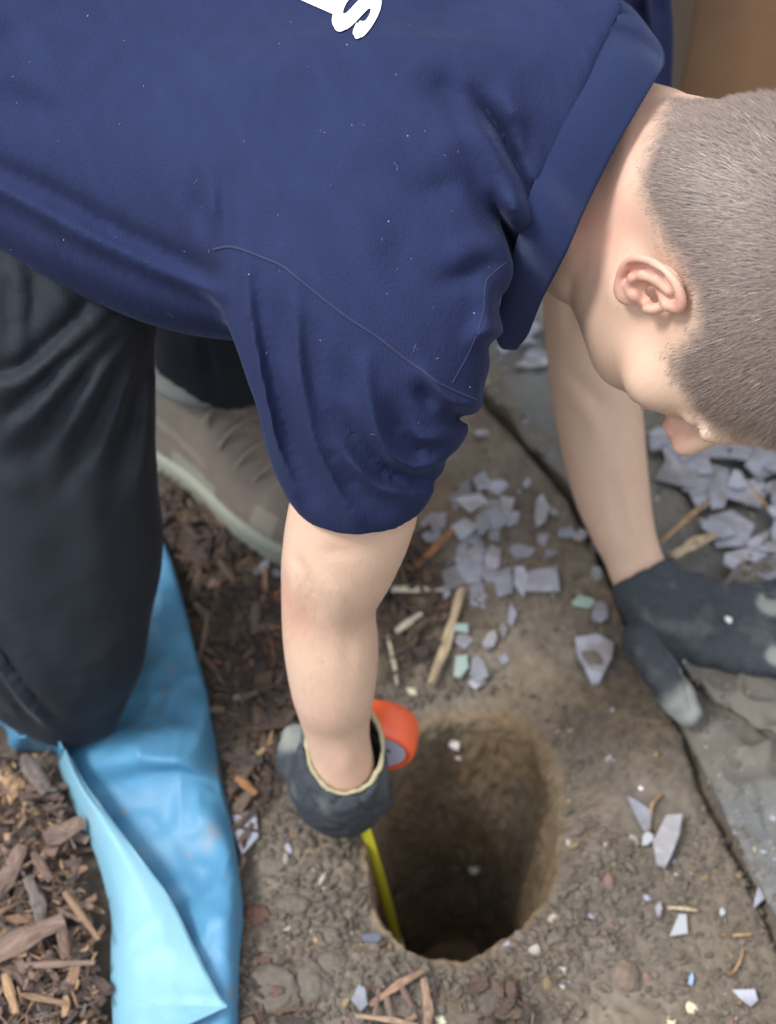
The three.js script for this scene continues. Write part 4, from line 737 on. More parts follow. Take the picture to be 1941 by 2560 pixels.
{ // right hand closed round the tape measure
  const rows = [[[758, 1790], [938, 1790], 1.225, 0.9], [[748, 1850], [958, 1860], 1.252, 0.9], [[736, 1900], [970, 1915], 1.275, 0.9], [[722, 1950], [976, 1965], 1.297, 0.88], [[745, 2012], [966, 2012], 1.32, 0.75], [[790, 2058], [933, 2050], 1.34, 0.62]], secs = outline(rows);
  const cuff = loft(secs, { n: 5, flat0: true, cap: 0.7 }), hsecs = outline([[[774, 1790], [938, 1790], 1.225, 0.95], [[768, 1850], [956, 1860], 1.252, 0.92], [[772, 1905], [958, 1912], 1.275, 0.9], [[784, 1950], [950, 1955], 1.293, 0.86], [[800, 1990], [935, 1992], 1.308, 0.8]]), hole = loft(hsecs, { n: 5, flat0: true });
  const PL = at(750, 1850, 1.252), cutN = at(958, 1868, 1.256).sub(PL).cross(at(880, 1990, 1.258).sub(PL)).normalize(); if (cutN.dot(secs[0][0].clone().sub(secs[4][0])) < 0) cutN.negate();
  const cut = (x, y, z) => (x - PL.x) * cutN.x + (y - PL.y) * cutN.y + (z - PL.z) * cutN.z;
  handC = at(860, 1990, 1.335);
  const thumb = [[at(770, 1960, 1.33), 0.019], [at(742, 1900, 1.345), 0.017], [at(744, 1848, 1.35), 0.0145]];
  const fingers = [0, 1, 2, 3].map((i) => { const o = i * 24 + 18; return [[at(930 - o, 2030 + i * 4, 1.335), 0.0135], [at(966 - o, 1998, 1.37 + i * 0.004), 0.0125], [at(962 - o, 1960, 1.40), 0.0115], [at(930 - o, 1935, 1.405), 0.0105]]; });
  const fs = [...fingers.map((f) => chain(f)), chain(thumb, 0.01)];
  const f = (x, y, z) => { let d = cuff(x, y, z); fs.forEach((q, i) => { d = smin(d, q(x, y, z), i === 4 ? 0.012 : 0.008); }); return Math.max(d, -hole(x, y, z), cut(x, y, z)); };
  const gg = net(f, ...boxOf([at(752, 1840, 1.25), at(958, 1852, 1.25), ...fingers.flat().map((q) => q[0]), ...thumb.map((q) => q[0])], 0.05), 0.0024);
  const P = gg.attributes.position, N = gg.attributes.normal;
  for (let i = 0; i < P.count; i++) { const x = P.getX(i), y = P.getY(i), z = P.getZ(i), m = fbm(x * 60, y * 60, z * 60, 3) * 0.002 - Math.pow(Math.max(0, Math.sin(fbm(x * 22, y * 22 + 5, z * 22, 2) * 10 + y * 120 + x * 60)), 5) * 0.0024; P.setXYZ(i, x + N.getX(i) * m, y + N.getY(i) * m, z + N.getZ(i) * m); } gg.computeVertexNormals();
  paint(gg, gloveCol([[thumb[2][0], 0.022]])); planeUV(gg, V(1, 0, 0), V(0, 0, 1), 16);
  const gl = tag(mesh('glove', gg, M.glove, person), 'dark grey glove closed round the tape measure');
  // cream rim of the cuff
  const pts = [];
  for (let i = 0; i < 44; i++) {
    const a = i / 44 * 2 * Math.PI, w = 1.0 + 0.02 * vnoise(i * 0.7, 2, 5); let last = null;
    for (let t = 0; t <= 80; t++) { const q = crv(hsecs.map(([c, u, v]) => [...c.clone().addScaledVector(u, Math.cos(a) * w).addScaledVector(v, Math.sin(a) * w)]), t / 20), h = cut(...q); if (h < 0) { last = last ?? q; pts.push(V(...last)); break; } last = q; }
  }
  const rim2 = tube(pts, 0.0021, 9, true, 160), A = rim2.attributes.position, N2 = rim2.attributes.normal; for (let i = 0; i < A.count; i++) { const x = A.getX(i), y = A.getY(i), z = A.getZ(i), m = vnoise(x * 130, y * 130, z * 130) * 0.0009 + vnoise(x * 500, y * 500, z * 500) * 0.0004; A.setXYZ(i, x + N2.getX(i) * m, y + N2.getY(i) * m, z + N2.getZ(i) * m); } rim2.computeVertexNormals();
  mesh('cuff_rim', rim2, M.gloveRim, gl);
}

// ---- pale sock between trouser leg and shoe
{
  const f = loft(outline([[[440, 760], [640, 900], 1.49, 0.85], [[402, 850], [585, 950], 1.515, 0.8], [[404, 915], [560, 990], 1.545, 0.7]]), { n: 5 });
  const g = net((x, y, z) => f(x, y, z) - 0.0012 * Math.sin(y * 900 + x * 150), f.lo.map((v) => v - 0.02), f.hi.map((v) => v + 0.02), 0.004); relax(g, 1); g.computeVertexNormals();
  mesh('sock', g, M.sock, person);
}
// ---- left shoe, flat on the soil
{
  const heel = atH(325, 1045, 0), toe = atH(860, 1388, 0), ex = toe.clone().sub(heel), L = ex.length(); ex.normalize(); const ey = V(0, 1, 0), ez = ex.clone().cross(ey).normalize();
  const loc = (x, y, z) => { x -= heel.x; y -= heel.y; z -= heel.z; return [(x * ex.x + y * ex.y + z * ex.z) / L, y + 0, x * ez.x + y * ez.y + z * ez.z]; };
  const W = (t, y, z) => heel.clone().addScaledVector(ex, t * L).addScaledVector(ey, y).addScaledVector(ez, z);
  const half = (t) => 0.037 + 0.016 * sstep(0.35, 0.75, t);
  const plan = (t, z, grow) => { const c = clamp(t, 0.14, 0.8), dt = (t - c) * L, w = half(c) + grow; return Math.hypot(dt * (t > c ? 0.85 : 1), z) - w; };
  const soleF = (x, y, z) => { const [t, h, s] = loc(x, y, z); return smax(plan(t, s, 0.004), Math.abs(h - 0.016) - 0.016, 0.008); };
  const top = (t) => lerp(0.185, 0.062, sstep(0.3, 0.74, t)) - 0.012 * sstep(0.85, 1, t);
  const upF = (x, y, z) => {
    const [t, h, s] = loc(x, y, z), hh = (h - 0.02) / (top(t) - 0.02), sh = clamp(hh, 0, 1.2);
    let d = plan(t, s, -0.002 - 0.020 * sh * sh - 0.012 * Math.max(0, sh - 0.5)); d = smax(d, h - top(t), 0.02); d = smax(d, 0.012 - h, 0.002);
    const ank = ellip(t * L, h, s, 0.27 * L, 0.2, 0, 0.055, 0.05, 0.034); return smax(d * 0.8, -ank, 0.006);
  };
  const bx = boxOf([heel, toe, W(0.5, 0.14, 0)], 0.075), shoe = mesh('shoe', paint(net(upF, ...bx, 0.0034), (x, y, z, o) => {
    const [t, h, s] = loc(x, y, z), n = fbm(x * 40, y * 40, z * 40, 3), m = vnoise(x * 200, y * 200, z * 200);
    let r = 0.21, g = 0.175, b = 0.148; const mark = (k, c) => { r = lerp(r, c[0], k); g = lerp(g, c[1], k); b = lerp(b, c[2], k); };
    const st = (a, bb, w) => (1 - sstep(w * 0.7, w, Math.abs(h - lerp(a, bb, t)))); // pale bands along the side
    mark(st(0.105, 0.03, 0.008) * (t < 0.5 ? 0.45 : 0), [0.31, 0.29, 0.23]); mark((t > 0.33 && t < 0.55 && h < 0.048 + 0.01 * n && h > 0.028) ? 0.7 : 0, [0.34, 0.35, 0.29]); mark((t > 0.72 && t < 0.82 && h < 0.052 && h > 0.034) ? 0.5 : 0, [0.4, 0.36, 0.28]); mark(sstep(0.3, 0.6, fbm(x * 70, y * 70, z * 70, 3)) * 0.4, [0.3, 0.27, 0.23]);
    o[0] = r + 0.02 * n + 0.012 * m; o[1] = g + 0.018 * n + 0.011 * m; o[2] = b + 0.015 * n + 0.01 * m;
  }), M.shoe, person);
  planeUV(shoe.geometry, ex, ez, 14);
  tag(shoe, 'brown walking shoe with pale side panels');
  mesh('sole', net(soleF, ...bx, 0.0034), M.sole, shoe);
  // pale padded collar round the ankle
  const pts = []; for (let i = 0; i < 20; i++) { const a = i / 20 * 2 * Math.PI; pts.push(W(0.28 + 0.19 * Math.cos(a), 0.178 - 0.03 * Math.max(0, Math.cos(a)), 0.036 * Math.sin(a))); }
  mesh('ankle_collar', tube(pts, 0.016, 10, true, 60), M.sock, shoe);
  for (let i = 0; i < 4; i++) { const t = 0.5 + i * 0.06, y = top(t) + 0.001; mesh('lace', tube([W(t - 0.012, y - 0.012, 0.028), W(t, y + 0.003, 0.012), W(t + 0.012, y + 0.003, -0.012), W(t, y - 0.012, -0.028)], 0.0019, 6), M.lace, shoe); }
}

// ---- tape measure in the right hand, its blade let down into the hole
{
  const c = at(946, 1836, 1.325), ax = cam3(-0.14, 0.78, -0.6).normalize();
  const tape = tag(base('tape_measure', c), 'orange and lilac tape measure held in the right glove, yellow blade hanging in the hole', 'tape measure');
  const q = new THREE.Quaternion().setFromUnitVectors(V(0, 0, 1), ax), put = (g) => g.applyQuaternion(q);
  const turn = (pts, n = 64) => put(new THREE.LatheGeometry(pts.map(([r, z]) => new THREE.Vector2(r, z)), n).rotateX(Math.PI / 2));
  mesh('case', turn([[0.0001, -0.018], [0.030, -0.018], [0.0338, -0.0155], [0.0356, -0.009], [0.036, 0], [0.0356, 0.009], [0.0342, 0.0155], [0.0318, 0.0185], [0.0292, 0.0186], [0.0278, 0.0165], [0.0001, 0.0165]]), M.orange, tape);
  mesh('label', turn([[0.0268, 0.0160], [0.0268, 0.0171], [0.0255, 0.0176], [0.0001, 0.0178]]), M.lilac, tape);
  mesh('screw', put(new THREE.CylinderGeometry(0.0022, 0.0022, 0.002, 16).rotateX(Math.PI / 2).translate(0.012, 0.006, 0.0178)), M.screw, tape);
  const p0 = at(902, 2045, 1.338).sub(c), p1 = at(1014, 2460, 1.61).sub(c), dir = p1.clone().sub(p0), side = dir.clone().cross(cam3(0.35, 0, 1)).normalize(), fr = side.clone().cross(dir).normalize();
  const pos = [], idx = [], uv = [], n = 40, w = 8; // a strip with the shallow curl of a steel tape
  for (const s of [0, 1]) for (let j = 0; j <= n; j++) for (let i = 0; i <= w; i++) { const u = i / w * 2 - 1, p = p0.clone().addScaledVector(dir, j / n).addScaledVector(side, u * 0.0062).addScaledVector(fr, (u * u * 0.0012) + s * 0.0005 + 0.004 * Math.sin(j / n * Math.PI)); pos.push(p.x, p.y, p.z); uv.push(i / w, j / n * dir.length() * 20); }
  const o = (n + 1) * (w + 1); for (let j = 0; j < n; j++) for (let i = 0; i < w; i++) { const a = j * (w + 1) + i, b = a + 1, d = a + w + 1, e = d + 1; idx.push(a, b, d, b, e, d, o + a, o + d, o + b, o + b, o + d, o + e); }
  for (let j = 0; j < n; j++) for (const i of [0, w]) { const a = j * (w + 1) + i, d = a + w + 1; idx.push(a, d, o + a, d, o + d, o + a); }
  const g = new THREE.BufferGeometry(); g.setAttribute('position', new THREE.Float32BufferAttribute(pos, 3)); g.setAttribute('uv', new THREE.Float32BufferAttribute(uv, 2)); g.setIndex(idx); g.computeVertexNormals();
  const cv = document.createElement('canvas'); cv.width = 64; cv.height = 256; const x = cv.getContext('2d'); x.fillStyle = '#ffffff'; x.fillRect(0, 0, 64, 256); x.fillStyle = '#1a1a14'; for (let i = 0; i < 50; i++) x.fillRect(0, i * 5.12, i % 10 === 0 ? 40 : i % 5 === 0 ? 22 : 13, 1.2);
  const tx = new THREE.CanvasTexture(cv); tx.colorSpace = THREE.SRGBColorSpace; tx.wrapS = tx.wrapT = THREE.RepeatWrapping;
  const bm = M.yellow.clone(); bm.map = tx; bm.side = THREE.DoubleSide; mesh('blade', g, bm, tape);
}

// ------------------------------------------------------------------ things lying on the soil
const onG = (px, py, up = 0) => { let p = atH(px, py, 0); for (let i = 0; i < 2; i++) p = atH(px, py, groundH(p.x, p.z) + up); return p; };
const woodTex = noiseTex(128, (u, v, x, y) => { const k = 0.74 + 0.3 * wrapN(u * 0.5, v, 22, 3) + 0.22 * (hash(x >> 4, y, 5) - 0.5) + 0.12 * (hash(x, y, 8) - 0.5); return [k, k * 0.985, k * 0.97]; });
// a split, slightly bent sliver of bark or wood along x, unit length 1
function sliver(L, w, th, bend, s) {
  const n = 6, pos = [], uv = [], idx = [];
  for (let i = 0; i <= n; i++) {
    const t = i / n, end = i === 0 || i === n, x = (t - 0.5) * L + (end ? vnoise(s, 3, i) * w * 0.4 : 0), k = (0.88 + 0.3 * vnoise(s + t * 3.1, 1, 7)) * (end ? 0.55 + 0.45 * hash(Math.floor(s * 91), i, 2) : 1), off = bend * L * (4 * (t - 0.5) ** 2 - 0.5), side = vnoise(s * 1.7, t * 1.6, 2) * w * 0.35;
    const hw = w / 2 * k, ht = th / 2 * (0.8 + 0.5 * vnoise(s, t * 4, 9));
    for (const [a, b, v] of [[-1, 0.35, 0], [-0.45, 1, 0.2], [0.5, 0.9, 0.4], [1, 0.2, 0.6], [0.55, -1, 0.8], [-0.6, -0.9, 1]]) { pos.push(x + (end ? a * w * 0.12 * vnoise(s, a, 4) : 0), b * ht + off, a * hw + side); uv.push(t * 0.8, v * 0.4 + s * 0.37); }
  }
  for (let i = 0; i < n; i++) for (let j = 0; j < 6; j++) { const a = i * 6 + j, b = i * 6 + (j + 1) % 6, c = a + 6, d = b + 6; idx.push(a, b, c, b, d, c); }
  for (const o of [0, n * 6]) for (let j = 1; j < 5; j++) o ? idx.push(o, o + j, o + j + 1) : idx.push(o, o + j + 1, o + j);
  const g = new THREE.BufferGeometry(); g.setAttribute('position', new THREE.Float32BufferAttribute(pos, 3)); g.setAttribute('uv', new THREE.Float32BufferAttribute(uv, 2)); g.setIndex(idx);
  const f = g.toNonIndexed(); f.computeVertexNormals(); return f;
}
const wood = (c, r = 0.88) => std(c, r, { map: woodTex });
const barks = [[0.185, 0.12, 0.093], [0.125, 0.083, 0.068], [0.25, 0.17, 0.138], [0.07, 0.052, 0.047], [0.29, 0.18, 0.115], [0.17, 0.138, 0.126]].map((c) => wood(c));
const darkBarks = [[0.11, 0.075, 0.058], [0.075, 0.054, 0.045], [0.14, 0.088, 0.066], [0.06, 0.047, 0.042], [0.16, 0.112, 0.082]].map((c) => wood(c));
const pale = wood([0.55, 0.44, 0.29], 0.8), tan = wood([0.42, 0.27, 0.15], 0.8), rusty = wood([0.36, 0.17, 0.08], 0.85), cream = wood([0.6, 0.55, 0.43], 0.8);
const chipGeos = []; for (let i = 0; i < 14; i++) chipGeos.push(sliver(1, [0.13, 0.2, 0.3, 0.09, 0.42, 0.16, 0.58][i % 7], [0.07, 0.06, 0.1][i % 3], [0, 0.1, -0.08, 0.2, 0.03][i % 5], i * 1.37 + 0.3));
function lay(o, p, yaw, tx, tz, s) { o.position.copy(p); o.rotation.set(tx, yaw, tz, 'YXZ'); o.scale.set(s[0], s[1], s[2]); return o; }

// bark mulch, placed region by region: pixel polygon, how many, size, pile height
const chips = [];
function scatter(poly, n, l0, l1, pile, mats, region, tilt = 0.35) {
  const xs = poly.map((p) => p[0]), ys = poly.map((p) => p[1]); let k = 0, guard = 0;
  while (k < n && guard++ < n * 40) {
    const px = rr(Math.min(...xs), Math.max(...xs)), py = rr(Math.min(...ys), Math.max(...ys)); if (!inside(poly, px, py)) continue;
    const L = l0 + (l1 - l0) * Math.pow(rnd(), 2.2), p = onG(px, py, 0.003 + pile * Math.pow(rnd(), 0.8)); const dx = p.x - holeC.x, dz = p.z - holeC.z; if (Math.hypot(dx, dz) < rimAt(Math.atan2(dz, dx)) + 0.012) continue;
    chips.push({ p, L, yaw: rr(0, 6.28), tx: rr(-tilt, tilt), tz: rr(-tilt, tilt), g: Math.floor(rnd() * chipGeos.length), m: mats[Math.floor(rnd() * mats.length)], w: rr(0.7, 1.35), region }); k++;
  }
}
const RA = [[-120, 1870], [60, 1890], [128, 1905], [172, 2070], [222, 2230], [238, 2420], [240, 2640], [-120, 2640]];
const RB = [[430, 1380], [560, 1330], [680, 1400], [715, 1560], [760, 1800], [700, 1960], [640, 2050], [600, 2180], [560, 1900], [500, 1640]];
const RC = [[390, 1170], [470, 1190], [560, 1290], [650, 1380], [520, 1420], [420, 1400]];
const RD = [[960, 1380], [1060, 1330], [1120, 1480], [1060, 1640], [960, 1700], [940, 1560]];
const RE = [[850, 2470], [960, 2420], [1080, 2430], [1110, 2640], [830, 2640]], RF = [[590, 2330], [720, 2420], [760, 2640], [590, 2640]], RG = [[1190, 2420], [1330, 2440], [1340, 2640], [1200, 2640]];
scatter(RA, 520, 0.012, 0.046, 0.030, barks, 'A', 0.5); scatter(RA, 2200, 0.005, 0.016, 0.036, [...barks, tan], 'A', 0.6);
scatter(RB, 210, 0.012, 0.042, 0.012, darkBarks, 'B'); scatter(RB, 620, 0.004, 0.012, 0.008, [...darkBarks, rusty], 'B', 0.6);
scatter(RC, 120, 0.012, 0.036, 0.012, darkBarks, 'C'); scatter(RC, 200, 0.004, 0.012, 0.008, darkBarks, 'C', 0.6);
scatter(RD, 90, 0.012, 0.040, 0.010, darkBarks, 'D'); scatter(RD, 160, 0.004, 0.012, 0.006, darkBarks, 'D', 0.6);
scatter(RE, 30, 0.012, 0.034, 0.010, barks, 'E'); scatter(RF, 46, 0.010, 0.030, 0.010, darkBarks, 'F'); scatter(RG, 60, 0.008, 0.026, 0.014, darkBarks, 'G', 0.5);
chips.sort((a, b) => b.L * b.w - a.L * a.w);
const REG = {
  A: ['brown bark chip in the mulch left of the blue sheet', 'bark chips left of the blue sheet'], B: ['dark bark chip on the soil between blue sheet and bare right forearm', 'bark chips between blue sheet and right forearm'],
  C: ['dark bark chip on the soil beside the shoe sole', 'bark chips beside the shoe sole'], D: ['dark bark chip beside the elbow and slate heap', 'bark chips between elbow and slate chips'],
  E: ['small brown bark chip on the near side of the hole', 'bark chips on the near side of the hole'], F: ['dark bark chip beside the foot of the blue sheet', 'bark chips right of the blue sheet bottom'], G: ['dark bark bit on the clod by the near rim', 'bark bits on the near right rim'],
};
const HUE = new Map([...barks.map((m, i) => [m, ['brown', 'dark brown', 'pinkish brown', 'blackish', 'light tan brown', 'greyish'][i]]), ...darkBarks.map((m, i) => [m, ['dark reddish brown', 'very dark brown', 'reddish brown', 'blackish', 'mid brown'][i]])]);
function chipLabel(c) {
  const [px, py] = proj(c.p.x, c.p.y, c.p.z), sh = c.L > 0.04 ? 'long' : c.L > 0.026 ? 'mid-sized' : 'short', wd = [' narrow', '', ' broad', ' thin', ' broad', '', ' chunky'][c.g % 7];
  const where = c.region === 'A' ? (py < 2030 ? 'in the mulch just below the knee' : py > 2440 ? (px < 110 ? 'in the lower left corner mulch' : 'in mulch beside the flap foot') : px < 80 ? 'in the mulch along the left edge' : px < 160 ? 'in the middle of the left mulch' : 'in the mulch against the pale flap')
    : c.region === 'B' ? (py < 1560 ? 'on the soil between sheet top and elbow' : py < 1850 ? 'on the soil between sheet and bare forearm' : 'on the soil between sheet and closed glove') : REG[c.region][0].replace(/^.*? (on|beside|at|right) /, '$1 ').replace('on the near side of', 'on the near side of');
  return `${sh}${wd} ${HUE.get(c.m)} bark chip ${where}`;
}
const small = new Map();
chips.forEach((c, i) => {
  const s = [c.L, c.L * c.w, c.L * c.w * 0.9];
  if (i < 285) { const o = lay(mesh('bark_chip', chipGeos[c.g], c.m), c.p, c.yaw, c.tx, c.tz, s); tag(o, chipLabel(c), 'bark chip', REG[c.region][1]); }
  else { if (!small.has(c.m)) small.set(c.m, []); const d = lay(new THREE.Object3D(), c.p, c.yaw, c.tx, c.tz, s); d.updateMatrix(); small.get(c.m).push(chipGeos[c.g].clone().applyMatrix4(d.matrix)); }
});
{ const gs = [], ms = []; for (const [m, list] of small) { gs.push(mergeGeometries(list)); ms.push(m); } tag(mesh('bark_mulch', mergeGeometries(gs, true), ms), 'small bits of brown bark mulch over the soil', 'mulch', null, 'stuff'); }

// sticks and splinters that stand out: [x0, y0, x1, y1, width px, material, label, height]
const G0 = sliver(1, 0.2, 0.2, 0, 3.3), G1 = sliver(1, 0.2, 0.2, 0.04, 8.1), G2 = sliver(1, 0.2, 0.2, -0.05, 12.7);
const sticks = [
  [985, 1473, 1105, 1473, 22, cream, 'short cream stick lying level between elbow and slate chips', 0.012], [992, 1577, 1053, 1534, 20, cream, 'stubby cream stick just below the level cream stick', 0.01], [1150, 1466, 1082, 1695, 26, pale, 'long pale yellow split stick beside the slate heap', 0.01],
  [967, 1588, 992, 1703, 11, cream, 'thin curved whitish sliver beside the bare forearm', 0.008], [1042, 1413, 1132, 1327, 22, rusty, 'reddish bark strip left of the slate heap', 0.01], [611, 1930, 676, 1858, 13, tan, 'orange brown splinter beside the glove thumb', 0.01], [676, 1855, 685, 1806, 9, tan, 'short thin tan splinter above the orange brown splinter', 0.01],
  [661, 1415, 658, 1497, 13, tan, 'upright tan splinter just left of the elbow', 0.01], [708, 1475, 648, 1502, 12, rusty, 'orange splinter touching the elbow outline', 0.01], [518, 1529, 498, 1647, 12, wood([0.25, 0.18, 0.13]), 'thin grey brown twig beside the blue sheet edge', 0.012], [593, 1944, 640, 1983, 24, rusty, 'reddish bark piece by the blue sheet, left of the glove', 0.01],
  [1655, 1358, 1766, 1258, 15, tan, 'thin tan stick on the membrane by the left wrist', 0.04], [1684, 1397, 1779, 1342, 32, pale, 'thick pale split stick on the membrane by the left wrist', 0.042], [1868, 1208, 1918, 1268, 11, tan, 'thin tan splinter on the slates under the forehead', 0.05],
  [924, 2518, 1048, 2433, 20, wood([0.36, 0.22, 0.15]), 'brown stick slanting up to the near rim of the hole', 0.012], [1054, 2445, 1071, 2570, 24, wood([0.34, 0.22, 0.16]), 'brown stick pointing straight at the near rim', 0.012], [884, 2541, 1037, 2562, 14, wood([0.4, 0.28, 0.2]), 'thin brown stick along the bottom edge', 0.014], [1001, 2343, 1009, 2378, 9, pale, 'tiny pale sliver upright on the rim by the yellow blade', 0.012],
  [1668, 2270, 1738, 2276, 10, pale, 'small cream twig on the bare soil above a pale slate', 0.006], [1832, 2338, 1876, 2336, 9, tan, 'short tan bit of twig near the membrane edge', 0.004],
  [60, 2414, 232, 2406, 18, barks[2], 'long straight brown stick lying level in the mulch by the flap', 0.04], [60, 2490, 180, 2512, 16, barks[4], 'straight reddish stick low in the mulch', 0.04], [14, 2440, 40, 2530, 24, tan, 'tan split stick at the left edge of the mulch', 0.04], [-10, 2390, 70, 2385, 22, tan, 'tan stick running out of the left edge', 0.04],
  [62, 1905, 118, 1985, 46, barks[5], 'big dark grey bark lump under the turned up sheet lip', 0.035], [-10, 1930, 40, 2000, 52, tan, 'pale tan bark lump at the left edge near the knee', 0.03], [125, 2105, 215, 2050, 52, barks[2], 'thick rounded brown bark chunk beside the flap edge', 0.04], [5, 2230, 60, 2110, 50, barks[2], 'broad pale faced bark slab at the left edge', 0.038], [60, 2195, 105, 2310, 34, barks[5], 'flat grey brown bark slab standing on end in the mulch', 0.042], [-20, 2390, 155, 2300, 58, barks[2], 'largest jagged bark slab across the mulch', 0.044], [165, 2235, 245, 2345, 18, barks[4], 'bent light brown stick beside the flap', 0.044], [85, 2140, 128, 2205, 26, barks[0], 'curved brown bark strip above the grey slab', 0.044], [150, 2320, 165, 2400, 28, barks[0], 'short upright brown chip right of the jagged slab', 0.042],
];
for (const [x0, y0, x1, y1, w, m, label, up] of sticks) {
  const a = onG(x0, y0, up), b = onG(x1, y1, up + 0.002), d = b.clone().sub(a), L = d.length(), wd = w * a.distanceTo(camera.position) / F;
  const o = mesh(/bark|chip|slab/.test(label) ? 'bark_piece' : 'stick', [G0, G1, G2][Math.floor(rnd() * 3)], m); o.position.copy(a).lerp(b, 0.5); o.rotation.set(0, Math.atan2(-d.z, d.x), Math.asin(d.y / L), 'YXZ'); o.scale.set(L, Math.min(wd * 0.6, 0.012) * 5, wd * 5); tag(o, label, /bark|chip|slab/.test(label) ? 'bark piece' : 'stick');
}
{ // dry straws
  const straws = [[[[1655, 1985], [1630, 2012], [1628, 2045], [1622, 2078]], 'curled tan straw between two slate chips'], [[[1858, 2375], [1848, 2408], [1832, 2432], [1815, 2437]], 'bent pale straw on the bare soil near the right edge'], [[[620, 2545], [632, 2575], [650, 2600]], 'thin grass blade at the foot of the blue sheet']];
  for (const [pts, label] of straws) tag(mesh('straw', tube(pts.map(([x, y], i) => onG(x, y, 0.004 + (i % 2) * 0.004)), 0.0016, 6), tan), label, 'straw');
}

// slate chips
const dustTex = noiseTex(256, (u, v, x, y) => { const d = sstep(0.0, 0.45, wrapN(u, v, 7, 2) + 0.6 * wrapN(u, v, 19, 6) + 0.3 * wrapN(u, v, 45, 9)), k = 0.86 + 0.1 * wrapN(u, v, 12, 7) + 0.1 * (hash(x, y, 3) - 0.5); return [lerp(k, 0.7, d * 0.4), lerp(k, 0.65, d * 0.4), lerp(k, 0.56, d * 0.4)]; }, true);
const slateMats = [[0.38, 0.39, 0.46], [0.44, 0.445, 0.53], [0.33, 0.34, 0.39], [0.5, 0.505, 0.59]].map((c) => std(c, 0.75, { map: dustTex, bumpMap: grainTex, bumpScale: 0.0006 })), greenSlate = std([0.32, 0.42, 0.385], 0.7), whiteSlate = std([0.38, 0.4, 0.42], 0.7);
function slateGeo(outlinePx, up, th) { // polygon in the photograph -> a flat stone lying on the ground
  const P = outlinePx.map(([x, y]) => onG(x, y, up)), c = P.reduce((s, p) => s.add(p), V()).multiplyScalar(1 / P.length); let pts = P.map((p) => new THREE.Vector2(p.x - c.x, -(p.z - c.z))); if (THREE.ShapeUtils.isClockWise(pts)) pts = pts.reverse();
  const g = new THREE.ExtrudeGeometry(new THREE.Shape(pts), { depth: th, bevelEnabled: true, bevelThickness: 0.0008, bevelSize: 0.0008, bevelOffset: -0.0006, bevelSegments: 1, steps: 1 }).rotateX(-Math.PI / 2);
  const A = g.attributes.position, U = g.attributes.uv; for (let i = 0; i < A.count; i++) { if (A.getY(i) > th * 0.5) A.setY(i, A.getY(i) + vnoise(A.getX(i) * 90, c.x * 50, A.getZ(i) * 90) * 0.0012); U.setXY(i, A.getX(i) * 7 + c.x * 31, A.getZ(i) * 7 + c.z * 23); }
  g.computeVertexNormals(); return [g, c];
}
function slate(outlinePx, m, label, group, up = 0.0025, th = rr(0.001, 0.0024)) { const [g, c] = slateGeo(outlinePx, up, th), o = mesh('slate_chip', g, m); o.position.copy(c); o.rotation.set(rr(-0.06, 0.06), 0, rr(-0.06, 0.06)); return tag(o, label, 'slate chip', group); }
const poly = (cx, cy, w, h, n = 6, rot = rr(0, 6.28)) => { const o = []; for (let i = 0; i < n; i++) { const a = i / n * 6.283 + rr(-0.3, 0.3), r = rr(0.62, 1.3); o.push([cx + Math.cos(a + rot) * r * w / 2, cy + Math.sin(a + rot) * r * h / 2]); } return o; };
const heap = [[1203, 1209, 48, 46], [1246, 1216, 44, 32], [1160, 1223, 28, 30], [1189, 1252, 72, 48], [1142, 1259, 28, 52], [1318, 1209, 17, 27], [1300, 1230, 16, 17], [1268, 1266, 27, 52], [1239, 1295, 72, 62], [1278, 1298, 42, 42], [1210, 1309, 42, 62], [1354, 1277, 36, 78], [1386, 1280, 27, 28], [1082, 1309, 52, 56], [1085, 1341, 46, 36], [1164, 1323, 52, 60], [1178, 1373, 66, 92], [1175, 1413, 56, 62], [1239, 1348, 42, 27], [1232, 1402, 50, 50], [1303, 1381, 56, 33], [1354, 1348, 30, 33], [1414, 1334, 48, 31], [1450, 1341, 27, 27], [1375, 1388, 36, 22], [1479, 1373, 27, 31], [1132, 1445, 47, 56], [1117, 1484, 23, 36], [1196, 1484, 42, 82], [1225, 1441, 52, 42], [1264, 1459, 66, 76], [1303, 1449, 46, 70], [1493, 1438, 27, 32], [1280, 1545, 23, 52], [1257, 1574, 21, 46], [1225, 1602, 31, 36], [1260, 1649, 31, 42], [1157, 1602, 42, 40], [1196, 1667, 46, 62], [1189, 1706, 36, 36]];
heap.forEach(([x, y, w, h], i) => slate(poly(x, y, w * 1.25, h * 1.25, 4 + i % 3), slateMats[i % 4], `${w * h > 3000 ? 'large' : w * h > 1300 ? 'mid-sized' : 'small'}${h > w * 1.6 ? ' upright' : w > h * 1.4 ? ' wide' : ''} ${['blue grey', 'lilac', 'dull grey', 'pale lilac'][i % 4]} slate chip ${y > 1520 ? 'between the long pale stick and the hole' : x > 1330 ? 'by the left forearm, apart from the heap' : y < 1270 ? 'at the far end of the heap' : y < 1390 ? (x < 1110 ? 'beside the sleeve hem' : 'in the middle of the heap') : 'at the near end of the heap'}`, 'slate chips between the sleeve and left forearm', -0.0005 + (i % 4) * 0.0018));
slate([[1325, 1430], [1392, 1418], [1400, 1482], [1312, 1476]], slateMats[1], 'four sided slate chip at the right end of the slate heap', null, 0.006);
slate([[1439, 1598], [1490, 1595], [1534, 1617], [1529, 1652], [1497, 1713], [1479, 1717], [1461, 1670], [1443, 1638]], slateMats[3], 'large muddy slate chip alone beside the left glove', null, 0.006, 0.006);
